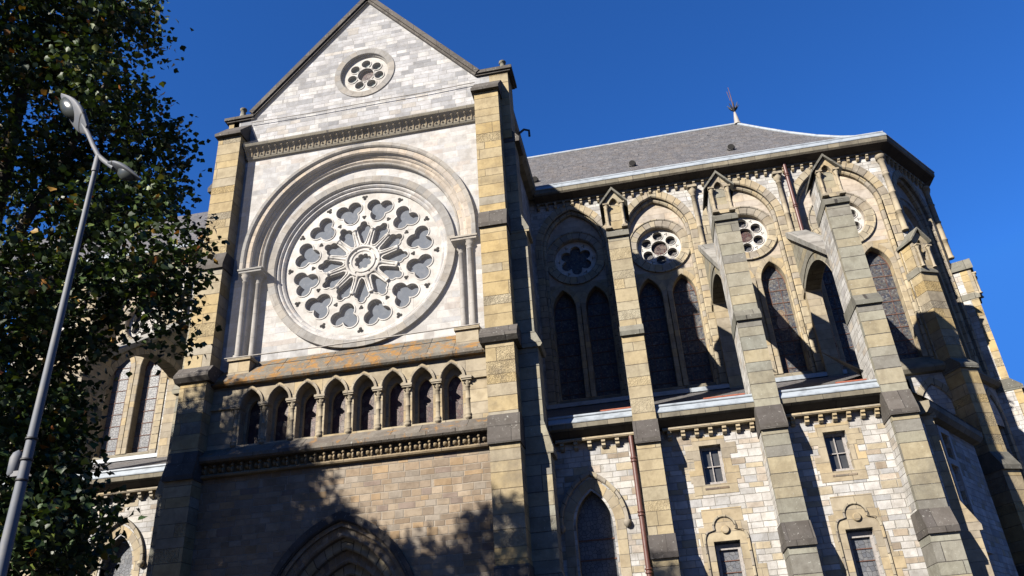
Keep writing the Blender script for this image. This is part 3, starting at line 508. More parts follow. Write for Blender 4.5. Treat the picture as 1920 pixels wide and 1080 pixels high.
# protective net over gable and rose wall
b = MB(TF); zt = 24.95
def netline(pr):
    for (w0, z0), (w1, z1) in zip(pr[:-1], pr[1:]): b.add([(-14.72, w0, z0), (-4.76, w0, z0), (-4.76, w1, z1), (-14.72, w1, z1)], [(0, 1, 2, 3)])
netline([(0.10, zt), (0.10, 23.55), (0.50, 23.17), (0.50, 23.0), (0.32, 22.5), (0.26, 22.3), (0.26, 13.34)])
b.add([(-14.6, 0.10, zt), (-4.76, 0.10, zt), (GA[0], 0.10, GA[1]-0.12)], [(0, 1, 2)])
b.build('protective_net', 'net', church)
b = T(); b.tube([(-14.7, 0.12, 24.55), (-12, 0.12, 24.5), (-9, 0.12, 24.52), (-7, 0.12, 24.5), (-4.8, 0.12, 24.56)], 0.02, 5); b.build('net_cord', 'collpale', church); b = T(); b.tube([(-14.5, 0.28, 13.42), (-11, 0.28, 13.38), (-8, 0.28, 13.4), (-5, 0.28, 13.43)], 0.025, 5); b.build('net_cord', 'collpale', church)

# ================================================================ clerestory bays
CY = 32.4
CF = Fr(0, CY)
def lancet(fr, uc, hw, z0, zs, rise, w, parent, glass='glass', fig=False, jamb=0.26, jm='tan'):
    e = empty('lancet_window', fr((uc, w, z0)), parent=parent)
    b = MB(fr); b.band([(uc-hw, z0)]+arch(uc, hw, zs, rise)+[(uc+hw, z0)], [(uc-hw-jamb, z0)]+arch(uc, hw+jamb, zs, rise+jamb*1.1)+[(uc+hw+jamb, z0)], w-0.02, w+0.035, False, 0.03); b.build('surround', jm, e)
    b = MB(fr); b.plate(opening(uc, hw+0.02, z0, zs, rise), [], w-0.46, w-0.40); b.build('glass', glass, e)
    b = MB(fr); k = z0+0.35
    while k < zs+rise*0.55: b.box(uc-hw, uc+hw, w-0.40, w-0.375, k-0.015, k+0.015); k += 0.62
    for x in (-hw*0.45, hw*0.45): b.box(uc+x-0.01, uc+x+0.01, w-0.40, w-0.385, z0, zs+rise*0.45)
    b.band(opening(uc, hw-0.04, z0, zs, rise-0.04)[1:-1], opening(uc, hw, z0, zs, rise)[1:-1], w-0.40, w-0.36); b.build('glazing_bars', 'iron', e)
    if fig:
        b = MB(fr); zz = z0+(zs-z0)*0.60
        b.plate(star((uc, zz), [(0, 0.28, 0.14), (0, 0.0, 0.2), (-0.12, -0.14, 0.16), (0.12, -0.14, 0.16), (0, -0.3, 0.22)], 0, 40), [], w-0.41, w-0.385); b.band(circ((uc, zz+0.28), 0.15, 20), circ((uc, zz+0.28), 0.20, 20), w-0.41, w-0.384, True); b.build('painted_figure', 'fig', e)
    return e
def hexarose(fr, c, w, parent, joined=False, lab=None, red=True):
    e = empty('rose_window', fr((c[0], w, c[1]-1.4)), parent=parent, label=lab)
    b = MB(fr); b.band(circ(c, 1.02, 40), circ(c, 1.38, 40), w-0.02, w+0.06, True, 0.05); b.band(circ(c, 1.38, 40), circ(c, 1.45, 40), w-0.02, w+0.10, True, 0.02); b.build('ring_mould', 'arch', e)
    if joined: h = [foil(c, 6, 0.53, 0.25, PI/2, 0.5, 72)]
    else:
        h = [circ(c, 0.385, 28)]+[circ((c[0]+0.655*math.cos(PI/2+i*PI/3), c[1]+0.655*math.sin(PI/2+i*PI/3)), 0.235, 20) for i in range(6)]
    h += [foil((c[0]+0.82*math.cos(i*PI/3), c[1]+0.82*math.sin(i*PI/3)), 3, 0.045, 0.038, i*PI/3, 0, 12) for i in range(6)]
    b = MB(fr); b.plate(circ(c, 1.03, 48), h, w-0.42, w-0.22)
    if not joined:
        for i in range(6): q = (c[0]+0.655*math.cos(PI/2+i*PI/3), c[1]+0.655*math.sin(PI/2+i*PI/3)); b.band(circ(q, 0.235, 20), circ(q, 0.26, 20), w-0.24, w-0.19, True)
        b.band(circ(c, 0.385, 28), circ(c, 0.41, 28), w-0.24, w-0.19, True)
    b.build('tracery', 'trac', e)
    b = MB(fr); b.plate(circ(c, 1.0, 32), [], w-0.46, w-0.40); b.build('glass', 'glass', e)
    if not joined: b = MB(fr); b.plate(circ(c, 0.34, 24), [], w-0.40, w-0.36); b.build('glass', 'glass_red', e, 'reddish middle roundel')
    return e
def bay(fr, u0, u1, uc, hw, joined=False, z0=13.0, figs=(0, 0), glass='glass', lo=0.77, lhw=0.53, rlab=None, rise=2.05):
    e = empty('clerestory_bay', fr((uc, 0, z0)), parent=church)
    zs = 21.0
    b = MB(fr); b.plate([(u0, z0-2.2), (u1, z0-2.2), (u1, 24.0), (u0, 24.0)], [opening(uc, hw, z0+0.02, zs, rise, 14)], -0.36, 0.0, edge=False); b.build('wall', 'white', e)
    b = MB(fr); ow = min(0.34, (u1-u0)/2-hw-0.05); b.band([(uc-hw, z0)]+arch(uc, hw, zs, rise, 14)+[(uc+hw, z0)], [(uc-hw-ow, z0)]+arch(uc, hw+ow, zs, rise+0.42, 14)+[(uc+hw+ow, z0)], -0.3, 0.05, False, 0.05); b.build('arch_ring', 'arch', e)
    b = MB(fr); b.band([(uc-hw+0.14, z0)]+arch(uc, hw-0.14, zs, rise-0.16, 14)+[(uc+hw-0.14, z0)], [(uc-hw, z0)]+arch(uc, hw, zs, rise, 14)+[(uc+hw, z0)], -0.38, -0.14, False, 0.06); b.build('inner_order', 'arch', e)
    rc = (uc, 20.5); zl = 13.45
    b = MB(fr); b.plate([(uc-hw-0.05, 19.15), (uc+hw+0.05, 19.15), (uc+hw+0.05, 23.2), (uc-hw-0.05, 23.2)], [circ(rc, 1.02, 40)], -0.95, -0.36, edge=False); b.build('tympanum', 'warmpale', e)
    hs = [opening(uc+s*lo, lhw, zl, 17.85, 1.0) for s in (-1, 1)]
    b = MB(fr); b.plate([(uc-hw-0.05, z0-2.2), (uc+hw+0.05, z0-2.2), (uc+hw+0.05, 19.15), (uc-hw-0.05, 19.15)], hs, -0.95, -0.36, edge=False); b.build('window_wall', 'tan', e)
    hexarose(fr, rc, -0.36, e, joined, rlab)
    for i, s in enumerate((-1, 1)): lancet(fr, uc+s*lo, lhw, zl, 17.85, 1.0, -0.36, e, glass, figs[i])
    b = MB(fr); b.prof([(-0.36, 12.9), (0.10, 12.9), (0.12, 13.0), (-0.34, 13.42)], uc-hw, uc+hw); b.build('sill', 'corn', e)
    return e
def column(fr, u, z0=19.9):
    a = empty('wall_column', fr((u, 0.1, z0)), parent=church)
    b = MB(fr); b.lathe((u, 0.10, z0), [(0, 0.14), (0.12, 0.14), (0.16, 0.115), (1.0, 0.11), (1.02, 0.13), (1.07, 0.13), (1.09, 0.11), (2.75, 0.105), (2.76, 0.13), (2.80, 0.13)]); b.build('shaft', 'coll', a)
    b = MB(fr); b.lathe((u, 0.10, z0+2.8), [(0, 0.11), (0.1, 0.12), (0.24, 0.2), (0.30, 0.17), (0.38, 0.22)], (0, 0, 1), 8); b.box(u-0.22, u+0.22, -0.05, 0.33, z0+3.18, z0+3.30); b.build('capital', 'coll', a)
cols = [-3.95, 0.05, 3.93, 7.9, 12.64]
bay(CF, -3.95, 0.05, -2.0, 1.50, True, rlab='shaded rose window in the corner beside the transept')
bay(CF, 0.05, 3.93, 1.99, 1.50, rlab='half sunlit rose window between the first two flying buttresses')
bay(CF, 3.93, 7.9, 5.95, 1.50, figs=(0, 1), rlab='rose window partly hidden by the middle flying buttress')
bay(CF, 7.9, 12.64, 10.27, 1.86, lo=0.9, lhw=0.60, rise=2.2, rlab='rose window behind the pinnacle of the third flying buttress')
for u in cols[1:4]: column(CF, u)
# apse canted face, hidden rear faces
AB = Fr(12.64, 32.4, 51.0); LAB = 4.40
bx, by, _ = AB((LAB, 0, 0))
bay(AB, 0, LAB, LAB/2, 1.62, True, lo=0.8, rlab='shaded rose window on the canted side of the apse')
BC = Fr(bx, by, 90); b = MB(BC); b.box(0, 3.4, -0.7, 0, 0, 24.0); b.build('apse_end_wall', 'white', church)
for fr, u in ((CF, 12.60), (AB, LAB-0.02)):
    b = MB(fr); b.lathe((u, 0.10, 19.2), [(0, 0.16), (0.1, 0.16), (0.14, 0.13), (0.98, 0.13), (1.0, 0.16), (1.06, 0.16), (1.08, 0.13), (1.98, 0.13), (2.0, 0.16), (2.06, 0.16), (2.08, 0.13), (2.98, 0.13), (3.0, 0.16), (3.06, 0.16), (3.08, 0.13), (3.7, 0.13), (3.78, 0.18), (3.9, 0.19), (3.9, 0.22), (4.1, 0.22)], (0, 0, 1), 10); b.build('corner_shaft', 'coll', church)
# eaves cornice, corbels, gutter
def miter(p, q, pr, side=1): pass
EA = [(-3.6, 32.4), (12.64, 32.4), (bx, by), (bx, by+3.4)]
def offset_path(path, d):
    out = []
    for i, p in enumerate(path):
        ns = []
        for a, c in ((i-1, i), (i, i+1)):
            if a >= 0 and c < len(path):
                dx, dy = path[c][0]-path[a][0], path[c][1]-path[a][1]; L = math.hypot(dx, dy); ns.append((dy/L, -dx/L))
        if len(ns) == 1: n = ns[0]; k = d
        else:
            s = (ns[0][0]+ns[1][0], ns[0][1]+ns[1][1]); L = math.hypot(*s); n = (s[0]/L, s[1]/L); k = d/(n[0]*ns[0][0]+n[1]*ns[0][1])
        out.append((p[0]+n[0]*k, p[1]+n[1]*k))
    return out
def sweep(path, prof):                                  # prof of (offset, z) open or closed
    b = MB(FRONT); rings = [[(x, -y, z) for (x, y) in [offset_path(path, o)[i]]][0] for o, z in prof for i in range(0)]
    offs = [offset_path(path, o) for o, z in prof]; n = len(prof)
    for i in range(len(path)-1):
        L = 0
        for k in range(n):
            k2 = (k+1) % n; a = offs[k][i]; c = offs[k][i+1]; d = offs[k2][i+1]; e = offs[k2][i]
            l = math.dist(a, c); t = math.dist(prof[k], prof[k2]); u0 = i*7.3
            b.add([(a[0], -a[1], prof[k][1]), (c[0], -c[1], prof[k][1]), (d[0], -d[1], prof[k2][1]), (e[0], -e[1], prof[k2][1])], [(0, 1, 2, 3)], [[(u0, L), (u0+l, L), (u0+l, L+t), (u0, L+t)]]); L += t
    for i in (0, len(path)-1): b.add([(offs[k][i][0], -offs[k][i][1], prof[k][1]) for k in range(n)], [list(range(n))])
    return b
def eaves(path, corb_sp=0.42, nm='main'):
    e = empty('eaves', (path[0][0], path[0][1], 23.2), parent=church)
    sweep(path, [(0, 23.74), (0.60, 23.74), (0.66, 23.80), (0.68, 24.0), (0, 24.0)]).build('cornice', 'corn', e)
    sweep(path, [(0, 23.50), (0.14, 23.50), (0.16, 23.56), (0.14, 23.71), (0, 23.71)]).build('corbel_lintel', 'corn', e)
    sweep(path, [(0, 23.56), (0.16, 23.58), (0.60, 23.72), (0.60, 23.735), (0, 23.735)]).build('soffit', 'crust_shade', e)  # dark strip, deepens the shade below the cornice by its colour
    sweep(path, [(0, 24.0), (0.70, 24.0), (0.71, 24.03), (0.62, 24.22), (0, 24.23)]).build('gutter', 'zinc', e)
    p = offset_path(path, 0.50); sweep(path, [(0.46, 24.23), (0.57, 24.23), (0.60, 24.28), (0.58, 24.34), (0.50, 24.36), (0.44, 24.30)]).build('gutter_roll', 'zinc', e)
    return e
ev = eaves(EA)
def corbels(fr, us, zt, parent, d=0.2, h=0.30, wd=0.11, mat='tan'):
    first = None
    for u in us:
        if first is None:
            b = MB(fr); b.prof([(0, zt), (d, zt), (d, zt-h*0.35), (d*0.7, zt-h*0.45), (d*0.75, zt-h*0.75), (d*0.35, zt-h), (0, zt-h)], u-wd/2, u+wd/2); first = b.build('corbel', mat, parent); f0 = Vector(fr((u, 0, 0)))
        else:
            o = first.copy(); C.collection.objects.link(o); o.location = Vector(first.location)+(Vector(fr((u, 0, 0)))-f0)
corbels(CF, [-3.5+0.42*i for i in range(38)], 23.50, ev); corbels(AB, [0.25+0.42*i for i in range(10)], 23.50, ev)
# main roof with flared foot
rz = 30.45; RY = 37.45; RX = 7.75
E0 = offset_path([(-3.6, 32.4), (12.64, 32.4), (bx, by), (bx, 2*RY-by), (12.64, 2*RY-32.4), (-3.6, 2*RY-32.4)], 0.36)
E0[0] = (-9.65, E0[0][1]); E0[-1] = (-9.65, E0[-1][1])
def apexof(p): return (min(p[0], RX), RY) if abs(p[1]-RY) > 5.2 or p[0] < 0 else (RX, RY)
AP = [(-9.65, RY), (RX, RY), (RX, RY), (RX, RY), (RX, RY), (-9.65, RY)]
b = MB(FRONT); ts = [0, 0.12, 0.25, 0.4, 0.6, 0.8, 1.0]; rings = []
for p, a in zip(E0, AP):
    rings.append([(p[0]+(a[0]-p[0])*t, -(p[1]+(a[1]-p[1])*t), 24.30+(rz-24.30)*t-0.42*math.sin(PI*min(1, t**0.75))) for t in ts])
for i in range(5):
    for k in range(len(ts)-1):
        q = [rings[i][k], rings[i+1][k], rings[i+1][k+1], rings[i][k+1]]
        d0 = (E0[i+1][0]-E0[i][0], -(E0[i+1][1]-E0[i][1])); L = math.hypot(*d0); d0 = (d0[0]/L, d0[1]/L)
        uv = [((x-q[0][0])*d0[0]+(y-q[0][1])*d0[1]+(0 if i else x*0), z*1.33) for x, y, z in q]
        if i == 0: uv = [(x, z*1.33) for x, y, z in q]
        b.add(q, [(0, 1, 2, 3)], [uv])
roof = b.build('choir_roof', 'slate', church)
b = MB(FRONT)
for i in (1, 2): b.tube([(p[0], p[1], p[2]+0.02) for p in rings[i]], 0.09, 6)
b.tube([(-9, -RY, rz), (RX, -RY, rz)], 0.09, 6); b.build('ridge_flashing', 'zinc', roof)
for vx, vz in ((-3.75, 26.35), (1.42, 26.4), (6.5, 26.45)):
    yy = 32.20+(vz-24.0)*0.86
    b = MB(FRONT); b.lathe((vx, -(yy-0.12), vz+0.02), [(-0.22, 0.20), (0.10, 0.20)], (0, 1, 0.0), 12); vv = b.build('roof_vent', 'slate', roof)
    b = MB(FRONT); b.lathe((vx, -(yy-0.23), vz+0.02), [(0, 0.17), (0.02, 0.17)], (0, 1, 0), 12); b.build('vent_opening', 'inside', vv)
# hip finial
fin = empty('roof_finial', (RX+0.05, RY, rz), parent=roof)
b = MB(FRONT); b.lathe((RX+0.05, -RY, rz-0.05), [(0, 0.22), (0.2, 0.16), (0.45, 0.13), (0.7, 0.09), (0.9, 0.06)], (0, 0, 1), 8); b.build('base', 'collpale', fin)
b = MB(FRONT); b.tube([(RX+0.05, -RY, rz+0.8), (RX+0.05, -RY, rz+2.0), (RX+0.02, -RY, rz+2.75)], [0.035, 0.025, 0.018], 6); b.tube([(RX-0.03, -RY, rz+1.75), (RX-0.1, -RY, rz+2.45)], 0.018, 5); b.build('spike', 'iron', fin)
b = MB(FRONT)
for k in range(8):
    a = k*PI/4; c_, s_ = math.cos(a), math.sin(a); b.tube([(RX+0.05, -RY, rz+0.95), (RX+0.05+0.16*c_, -RY+0.16*s_, rz+1.12), (RX+0.05+0.34*c_, -RY+0.34*s_, rz+1.4)], [0.06, 0.05, 0.01], 5)
b.build('leaf_crown', 'black', fin)
# rainwater pipes
def pipe(pts, r=0.075, mat='pipe', lab=None):
    e = empty('drain_pipe', (pts[-1][0], pts[-1][1], pts[-1][2]), parent=church, label=lab)
    b = MB(FRONT); b.tube([(x, -y, z) for x, y, z in pts], r, 10); b.build('pipe', mat, e)
    z = pts[0][2]-0.8
    (x0, y0, z0), (x1, y1, z1) = pts[0], pts[-1]
    while z > z1+0.3:
        t = (z0-z)/(z0-z1); b = MB(FRONT); b.lathe((x0+(x1-x0)*t, -(y0+(y1-y0)*t), z), [(-0.09, r), (-0.08, r*1.35), (-0.03, r*1.35), (-0.02, r*1.05), (0.02, r*1.05), (0.03, r*1.35), (0.08, r*1.35), (0.09, r)], (0, 0, 1), 10); b.build('pipe_joint', mat, e); z -= 1.75
    return e
pipe([(8.32, 32.16, 23.75), (8.32, 32.16, 12.5)], 0.085, lab='drain pipe down the clerestory wall beside the third flying buttress')
pipe([(-0.42, 25.93, 9.45), (-0.42, 25.93, 0.2)], 0.085, lab='drain pipe on the aisle wall beside the first buttress')

# ================================================================ flying buttresses
def flyer(x0, x1, lab, mat='grey', extra=0.0):
    xc = (x0+x1)/2; F0 = Fr(0, 25.6); L = F0
    st = [(17.3, 18.45, 0.0), (13.25, 16.95, 0.14), (9.75, 12.85, 0.24), (6.05, 8.95, 0.42), (0, 5.35, 0.62)]
    e = buttress(F0, x0, x1, -1.35, st, mat, lab=lab, ov=0.03)
    # lower part reaches back to the aisle wall
    hw = (x1-x0)/2
    for z0, z1, wf in st[:4]:
        b = MB(F0); b.box(x0-0.006, x0+0.05, -1.34, wf-0.24, z0+0.02, z1-0.02); b.build('side_facing', 'white', e)
    # gabled pinnacle head
    b = MB(F0); b.plate([(x0+0.02, 17.35), (x1-0.02, 17.35), (x1-0.02, 18.55), (xc, 19.08), (x0+0.02, 18.55)], [opening(xc, 0.185, 17.75, 18.38, 0.2, 6)[:3]+foil((xc, 18.5), 3, 0.10, 0.115, PI/2, 0, 24)[20:]+foil((xc, 18.5), 3, 0.10, 0.115, PI/2, 0, 24)[:5]+[(xc+0.185, 17.75)] if False else opening(xc, 0.19, 17.72, 18.42, 0.34, 7)], -0.2, 0.04, True); b.build('gablet', mat if mat != 'grey' else 'tan', e)
    b = MB(F0); b.ext([(x0, 17.3), (x1, 17.3), (x1, 18.5), (xc, 19.05), (x0, 18.5)], -1.35, -0.2); b.build('gablet_body', 'grey', e)
    b = MB(F0); b.plate([(xc-0.2, 17.6), (xc+0.2, 17.6), (xc+0.2, 18.9), (xc-0.2, 18.9)], [], -0.21, -0.15); b.lathe((xc, -0.08, 17.75), [(0, 0.09), (0.12, 0.05), (0.5, 0.07), (0.62, 0.05), (0.7, 0.02)], (0, 0, 1), 8); b.build('niche', 'tan', e)
    for s in (-1, 1):                                   # cusps and little shafts
        b = MB(F0); c = xc+s*0.30; b.lathe((c, 0.10, 17.42), [(0, 0.10), (0.06, 0.09), (0.1, 0.055), (0.78, 0.05), (0.80, 0.065), (0.83, 0.055), (0.92, 0.10), (0.98, 0.10)], (0, 0, 1), 8); b.box(c-0.11, c+0.11, -0.05, 0.22, 18.39, 18.45); b.box(c-0.11, c+0.11, -0.02, 0.2, 17.34, 17.42); b.build('shaft', 'coll', e)
        b = MB(F0); b.lathe((xc+s*0.19, -0.03, 18.42), [(-0.06, 0.06), (0.06, 0.06)], (0, 1, 0), 8); b.build('cusp', 'tan', e)
    b = MB(F0); ov = 0.15
    for s in (-1, 1):
        q = [(xc, 19.08), (xc+s*(hw+ov), 18.42), (xc+s*(hw+ov), 18.52), (xc, 19.20)]
        b.ext(q if s < 0 else q[::-1], -1.38, 0.17)
    b.build('pinnacle_roof', 'capstone', e)
    # flying arch back to the wall
    SF = Fr(x0+0.14, 27.0, 90)      # u runs back (+Y), outward = +X
    zc, yc, R = 13.15, 30.6-27.0, 3.85
    arc = [(yc-R*math.cos(t), zc+R*math.sin(t)) for t in [0.35+(PI-0.35-1.05)*k/16 for k in range(17)]]
    top = lambda y: 19.75-0.74*(5.4-y)
    poly = [(-0.1, arc[0][1]), (0.0, arc[0][1])] + arc + [(5.42, arc[-1][1]-0.3), (5.42, top(5.42)), (-0.1, top(-0.1))]
    poly = [(-0.3, arc[0][1]-0.6), (0.0, arc[0][1]-0.6)]+[p for p in arc if p[0] > 0.0]+[(5.42, arc[-1][1]-0.25), (5.42, top(5.42)), (-0.3, top(-0.3))]
    b = MB(SF); b.plate(poly, [], 0.0, x1-x0-0.20, True); b.build('flying_arch', 'grey', e)
    b = MB(SF); b.band([p for p in arc if p[0] > 0.0], [(yc+(p[0]-yc)*1.085, zc+(p[1]-zc)*1.085) for p in arc if p[0] > 0.0], -0.03, x1-x0-0.17, False); b.build('arch_ring', 'arch', e)
    b = MB(SF); dz = 0.2; b.ext([(-0.3, top(-0.3)), (5.42, top(5.42)), (5.42, top(5.42)+dz), (5.15, top(5.15)+dz+0.12), (-0.3, top(-0.3)+dz+0.02)], -0.14, x1-x0-0.06); b.build('coping', 'collgrey', e)
    # respond pier against the clerestory wall
    b = MB(CF); b.box(x0+0.12, x1-0.06, -0.02, 0.42, 9.5, 16.7); b.prof([(0, 16.55), (0.42, 16.7), (0.55, 16.85), (0, 16.95)], x0+0.05, x1); b.build('respond', 'tan', e)
    return e
flyer(-0.27, 0.50, 'flying buttress nearest the transept, with yellow stone and gabled pinnacle', 'mellow')
flyer(3.68, 4.48, 'middle flying buttress with grey lichened stone and gabled pinnacle')
flyer(7.60, 8.40, 'flying buttress at the end of the aisle, with gabled pinnacle')
flyer(-22.2, -21.4, 'flying buttress left of the transept behind the tree', 'tan')

# ================================================================ aisle
AF = Fr(0, 26.1)
def A_(): return MB(AF)
W1 = (-1.94, 8.45)
holes = [opening(-1.95, 0.60, 2.0, 6.7, 1.12)]
for c in (2.08, 6.02): holes += [[(c-0.35, 7.62), (c+0.35, 7.62), (c+0.35, 8.90), (c-0.35, 8.90)], [(c-0.40, 2.5), (c+0.40, 2.5), (c+0.40, 5.85), (c-0.40, 5.85)]]
b = A_(); b.plate([(-4.2, 0), (8.55, 0), (8.55, 9.6), (-4.2, 9.6)], holes, -0.5, 0.0); b.build('aisle_wall', 'aisle', church)
e = empty('pointed_window', (-1.95, 26.1, 2), parent=church, label='tall pointed aisle window under a hood mould')
b = A_(); b.band([(-2.55, 2)]+arch(-1.95, 0.60, 6.7, 1.12)+[(-1.35, 2)], [(-2.95, 2)]+arch(-1.95, 1.0, 6.7, 1.52)+[(-0.95, 2)], -0.5, 0.02, False, 0.10); b.build('surround', 'ochre2' if False else 'tan', e)
b = A_(); b.band(arch(-1.95, 1.0, 6.75, 1.55), arch(-1.95, 1.12, 6.75, 1.72), 0.0, 0.13, False, 0.04)
for s in (-1, 1): b.lathe((-1.95+s*1.06, 0.08, 6.68), [(-0.16, 0.0), (-0.10, 0.09), (0, 0.13), (0.08, 0.11), (0.1, 0.04)], (0, 0, 1), 8)
b.build('hood_mould', 'arch', e)
b = A_(); b.plate(opening(-1.95, 0.62, 2, 6.7, 1.14), [], -0.46, -0.40); b.build('glass', 'glass_grey', e)
b = A_()
for z in [2.6+0.62*i for i in range(7)]: b.box(-2.55, -1.35, -0.40, -0.37, z-0.02, z+0.02)
b.build('glazing_bars', 'iron', e)
for c in (2.08, 6.02):
    e = empty('square_window', (c, 26.1, 7.6), parent=church)
    b = A_(); q = [(c-0.35, 7.62), (c+0.35, 7.62), (c+0.35, 8.90), (c-0.35, 8.90)]
    b.plate([(c-0.72, 7.30), (c+0.66, 7.30), (c+0.66, 7.72), (c+0.80, 7.72), (c+0.80, 8.15), (c+0.60, 8.15), (c+0.60, 8.55), (c+0.84, 8.55), (c+0.84, 8.93), (c+0.5, 8.93), (c+0.5, 9.18), (c-0.55, 9.18), (c-0.55, 8.93), (c-0.80, 8.93), (c-0.80, 8.5), (c-0.58, 8.5), (c-0.58, 8.1), (c-0.78, 8.1), (c-0.78, 7.7), (c-0.72, 7.7)], [q], -0.02, 0.015); b.build('surround', 'tan', e)
    b = A_(); b.prof([(-0.25, 7.45), (0.03, 7.45), (0.05, 7.5), (-0.2, 7.66)], c-0.37, c+0.37); b.build('sill', 'brown', e)
    fm = 0.05
    b = A_(); b.plate([(c-0.35, 7.64), (c+0.35, 7.64), (c+0.35, 8.90), (c-0.35, 8.90)], [[(c+s0, z0), (c+s1, z0), (c+s1, z1), (c+s0, z1)] for s0, s1 in ((-0.26, -0.015), (0.015, 0.26)) for z0, z1 in ((7.74, 8.22), (8.25, 8.80))], -0.30, -0.24); b.build('frame', 'wood', e)
    b = A_(); b.box(c-0.35, c+0.35, -0.34, -0.31, 7.6, 8.92); b.build('pane', 'pane', e)
    e = empty('trefoil_window', (c, 26.1, 2.5), parent=church)
    zb = 5.85
    head = lambda k: [(c-0.62-k, 2.2)]+[(c-0.62-k, zb)]+[(c-0.25+(-0.37-k)*math.cos(t), 5.86+(0.36+k)*math.sin(t)) for t in [0.15*PI*i/3 for i in range(1, 7)] if 5.86+(0.36+k)*math.sin(t) < 6.25][:5]+[(c+(0.30+k)*math.cos(t), 6.27+(0.30+k)*math.sin(t)) for t in [PI*1.08-(PI*1.16)*i/10 for i in range(11)]]
    L_ = head(0.0); L2 = head(0.07)
    R1 = [(2*c-p[0], p[1]) for p in L_[:7]][::-1]; R2 = [(2*c-p[0], p[1]) for p in L2[:7]][::-1]
    b = A_(); b.band(L_+R1, L2+R2, 0.0, 0.07, False, 0.02); b.build('hood_mould', 'arch', e)
    b = A_(); q = [(c-0.40, 2.5), (c+0.40, 2.5), (c+0.40, 5.85), (c-0.40, 5.85)]
    b.plate([(c-0.8, 2.2), (c+0.9, 2.2), (c+0.9, 4.6), (c+1.05, 4.6), (c+1.05, 5.1), (c+0.8, 5.1), (c+0.8, 5.7), (c+0.72, 5.7), (c+0.72, 6.4), (c+0.62, 6.4), (c+0.62, 6.85), (c-0.62, 6.85), (c-0.62, 6.3), (c-0.8, 6.3)], [q], -0.02, 0.012); b.build('surround', 'tan', e)
    b = A_(); b.lathe((c+0.02, 0.012, 6.18), [(0, 0.13), (0.05, 0.13), (0.07, 0.10)], (0, 1, 0), 16); b.build('boss', 'tan', e)
    b = A_(); b.plate([(c-0.36, 2.5), (c+0.40, 2.5), (c+0.40, 5.78), (c-0.36, 5.78)], [[(c-0.27, 2.6), (c+0.31, 2.6), (c+0.31, 5.62), (c-0.27, 5.62)]], -0.36, -0.26); b.build('frame', 'wood', e)
    b = A_(); b.box(c-0.4, c+0.42, -0.40, -0.36, 2.5, 5.85); b.build('glass', 'glass_green2', e) if False else b.build('glass', 'glass_grey', e)
    b = A_()
    for z in (3.2, 3.8, 4.4, 4.95, 5.3): b.box(c-0.27, c+0.31, -0.35, -0.33, z-0.012, z+0.012)
    b.build('glazing_bars', 'iron', e)
def aisle_eaves(fr, segs):
    for u0, u1, n in segs:
        e = empty('aisle_eaves', fr(((u0+u1)/2, 0.2, 9.2)), parent=church)
        b = MB(fr); b.prof([(0, 9.74), (0.50, 9.76), (0.60, 9.82), (0.62, 9.98), (0, 9.98)], u0, u1); b.build('cornice', 'corn', e)
        b = MB(fr); b.prof([(0, 9.57), (0.20, 9.57), (0.52, 9.735), (0, 9.735)], u0, u1); b.build('soffit', 'crust_shade', e)  # same near-black underside, shade put into the stone colour
        b = MB(fr); b.prof([(0, 9.46), (0.26, 9.46), (0.28, 9.50), (0.26, 9.56), (0, 9.56)], u0+0.15, u1); b.build('corbel_lintel', 'tan', e)
        b = MB(fr); b.prof([(0, 9.98), (0.64, 9.98), (0.65, 10.01), (0.52, 10.20), (0, 10.2)], u0, u1); b.tube([(u0, 0.50, 10.25), (u1, 0.50, 10.25)], 0.055, 8); b.build('gutter', 'zinc', e)
        corbels(fr, [u0+0.35+(u1-u0-0.5)*i/(n-1) for i in range(n)], 9.46, e, 0.22, 0.27, 0.13)
aisle_eaves(AF, [(-3.1, -0.27, 6), (0.50, 3.68, 7), (4.48, 7.60, 7)])
ar = MB(FRONT); ar.add([(-4, -25.75, 10.22), (8.6, -25.75, 10.22), (8.6, -32.45, 13.0), (-4, -32.45, 13.0)], [(0, 1, 2, 3)], [[(0, 0), (12.6, 0), (12.6, 7.2), (0, 7.2)]])
ar.add([(8.6, -25.75, 10.22), (8.6, -32.45, 13.0), (8.6, -32.45, 9), (8.6, -25.75, 9)], [(0, 1, 2, 3)]); aro = ar.build('aisle_roof', 'slate', church)
b = MB(FRONT); b.box(-3.9, 8.5, -32.36, -32.0, 12.86, 13.04); b.build('roof_flashing', 'zinc', aro)
for u0, u1 in ((-1.4, -0.3), (2.2, 3.6), (6.6, 7.6)):
    b = MB(FRONT); b.tube([(u0, -26.6, 10.66), (u1, -26.6, 10.66)], 0.045, 6); b.build('terracotta_ridge', 'terra', aro)
# aisle end: side buttress and canted chapel
ES = Fr(8.40, 26.1, 90)
e = buttress(ES, 0, 0.85, -0.2, [(9.85, 10.4, 0.42), (6.35, 9.0, 0.68), (0, 5.5, 0.95)], 'tan', capmat='tan', lab='side buttress at the end corner of the aisle', ov=0.01)
b = MB(ES); b.box(0, 6.3, -0.6, 0, 0, 9.9); b.build('aisle_end_wall', 'aisle', church)
CH = Fr(9.30, 26.9, 57.0)
chp = empty('chapel', (10.6, 28.5, 0), parent=church, label='low canted chapel in shadow beside the apse')
b = MB(CH); b.plate([(-1.2, 0), (4.4, 0), (4.4, 9.1), (-1.2, 9.1)], [[(0.35, 5.3), (1.15, 5.3), (1.15, 7.75), (0.35, 7.75)], [(0.35, 7.95), (1.15, 7.95), (1.15, 8.8), (0.35, 8.8)], [(0.4, 1.5), (1.15, 1.5), (1.15, 4.2), (0.4, 4.2)]], -0.5, 0); b.build('wall', 'aisle', chp)
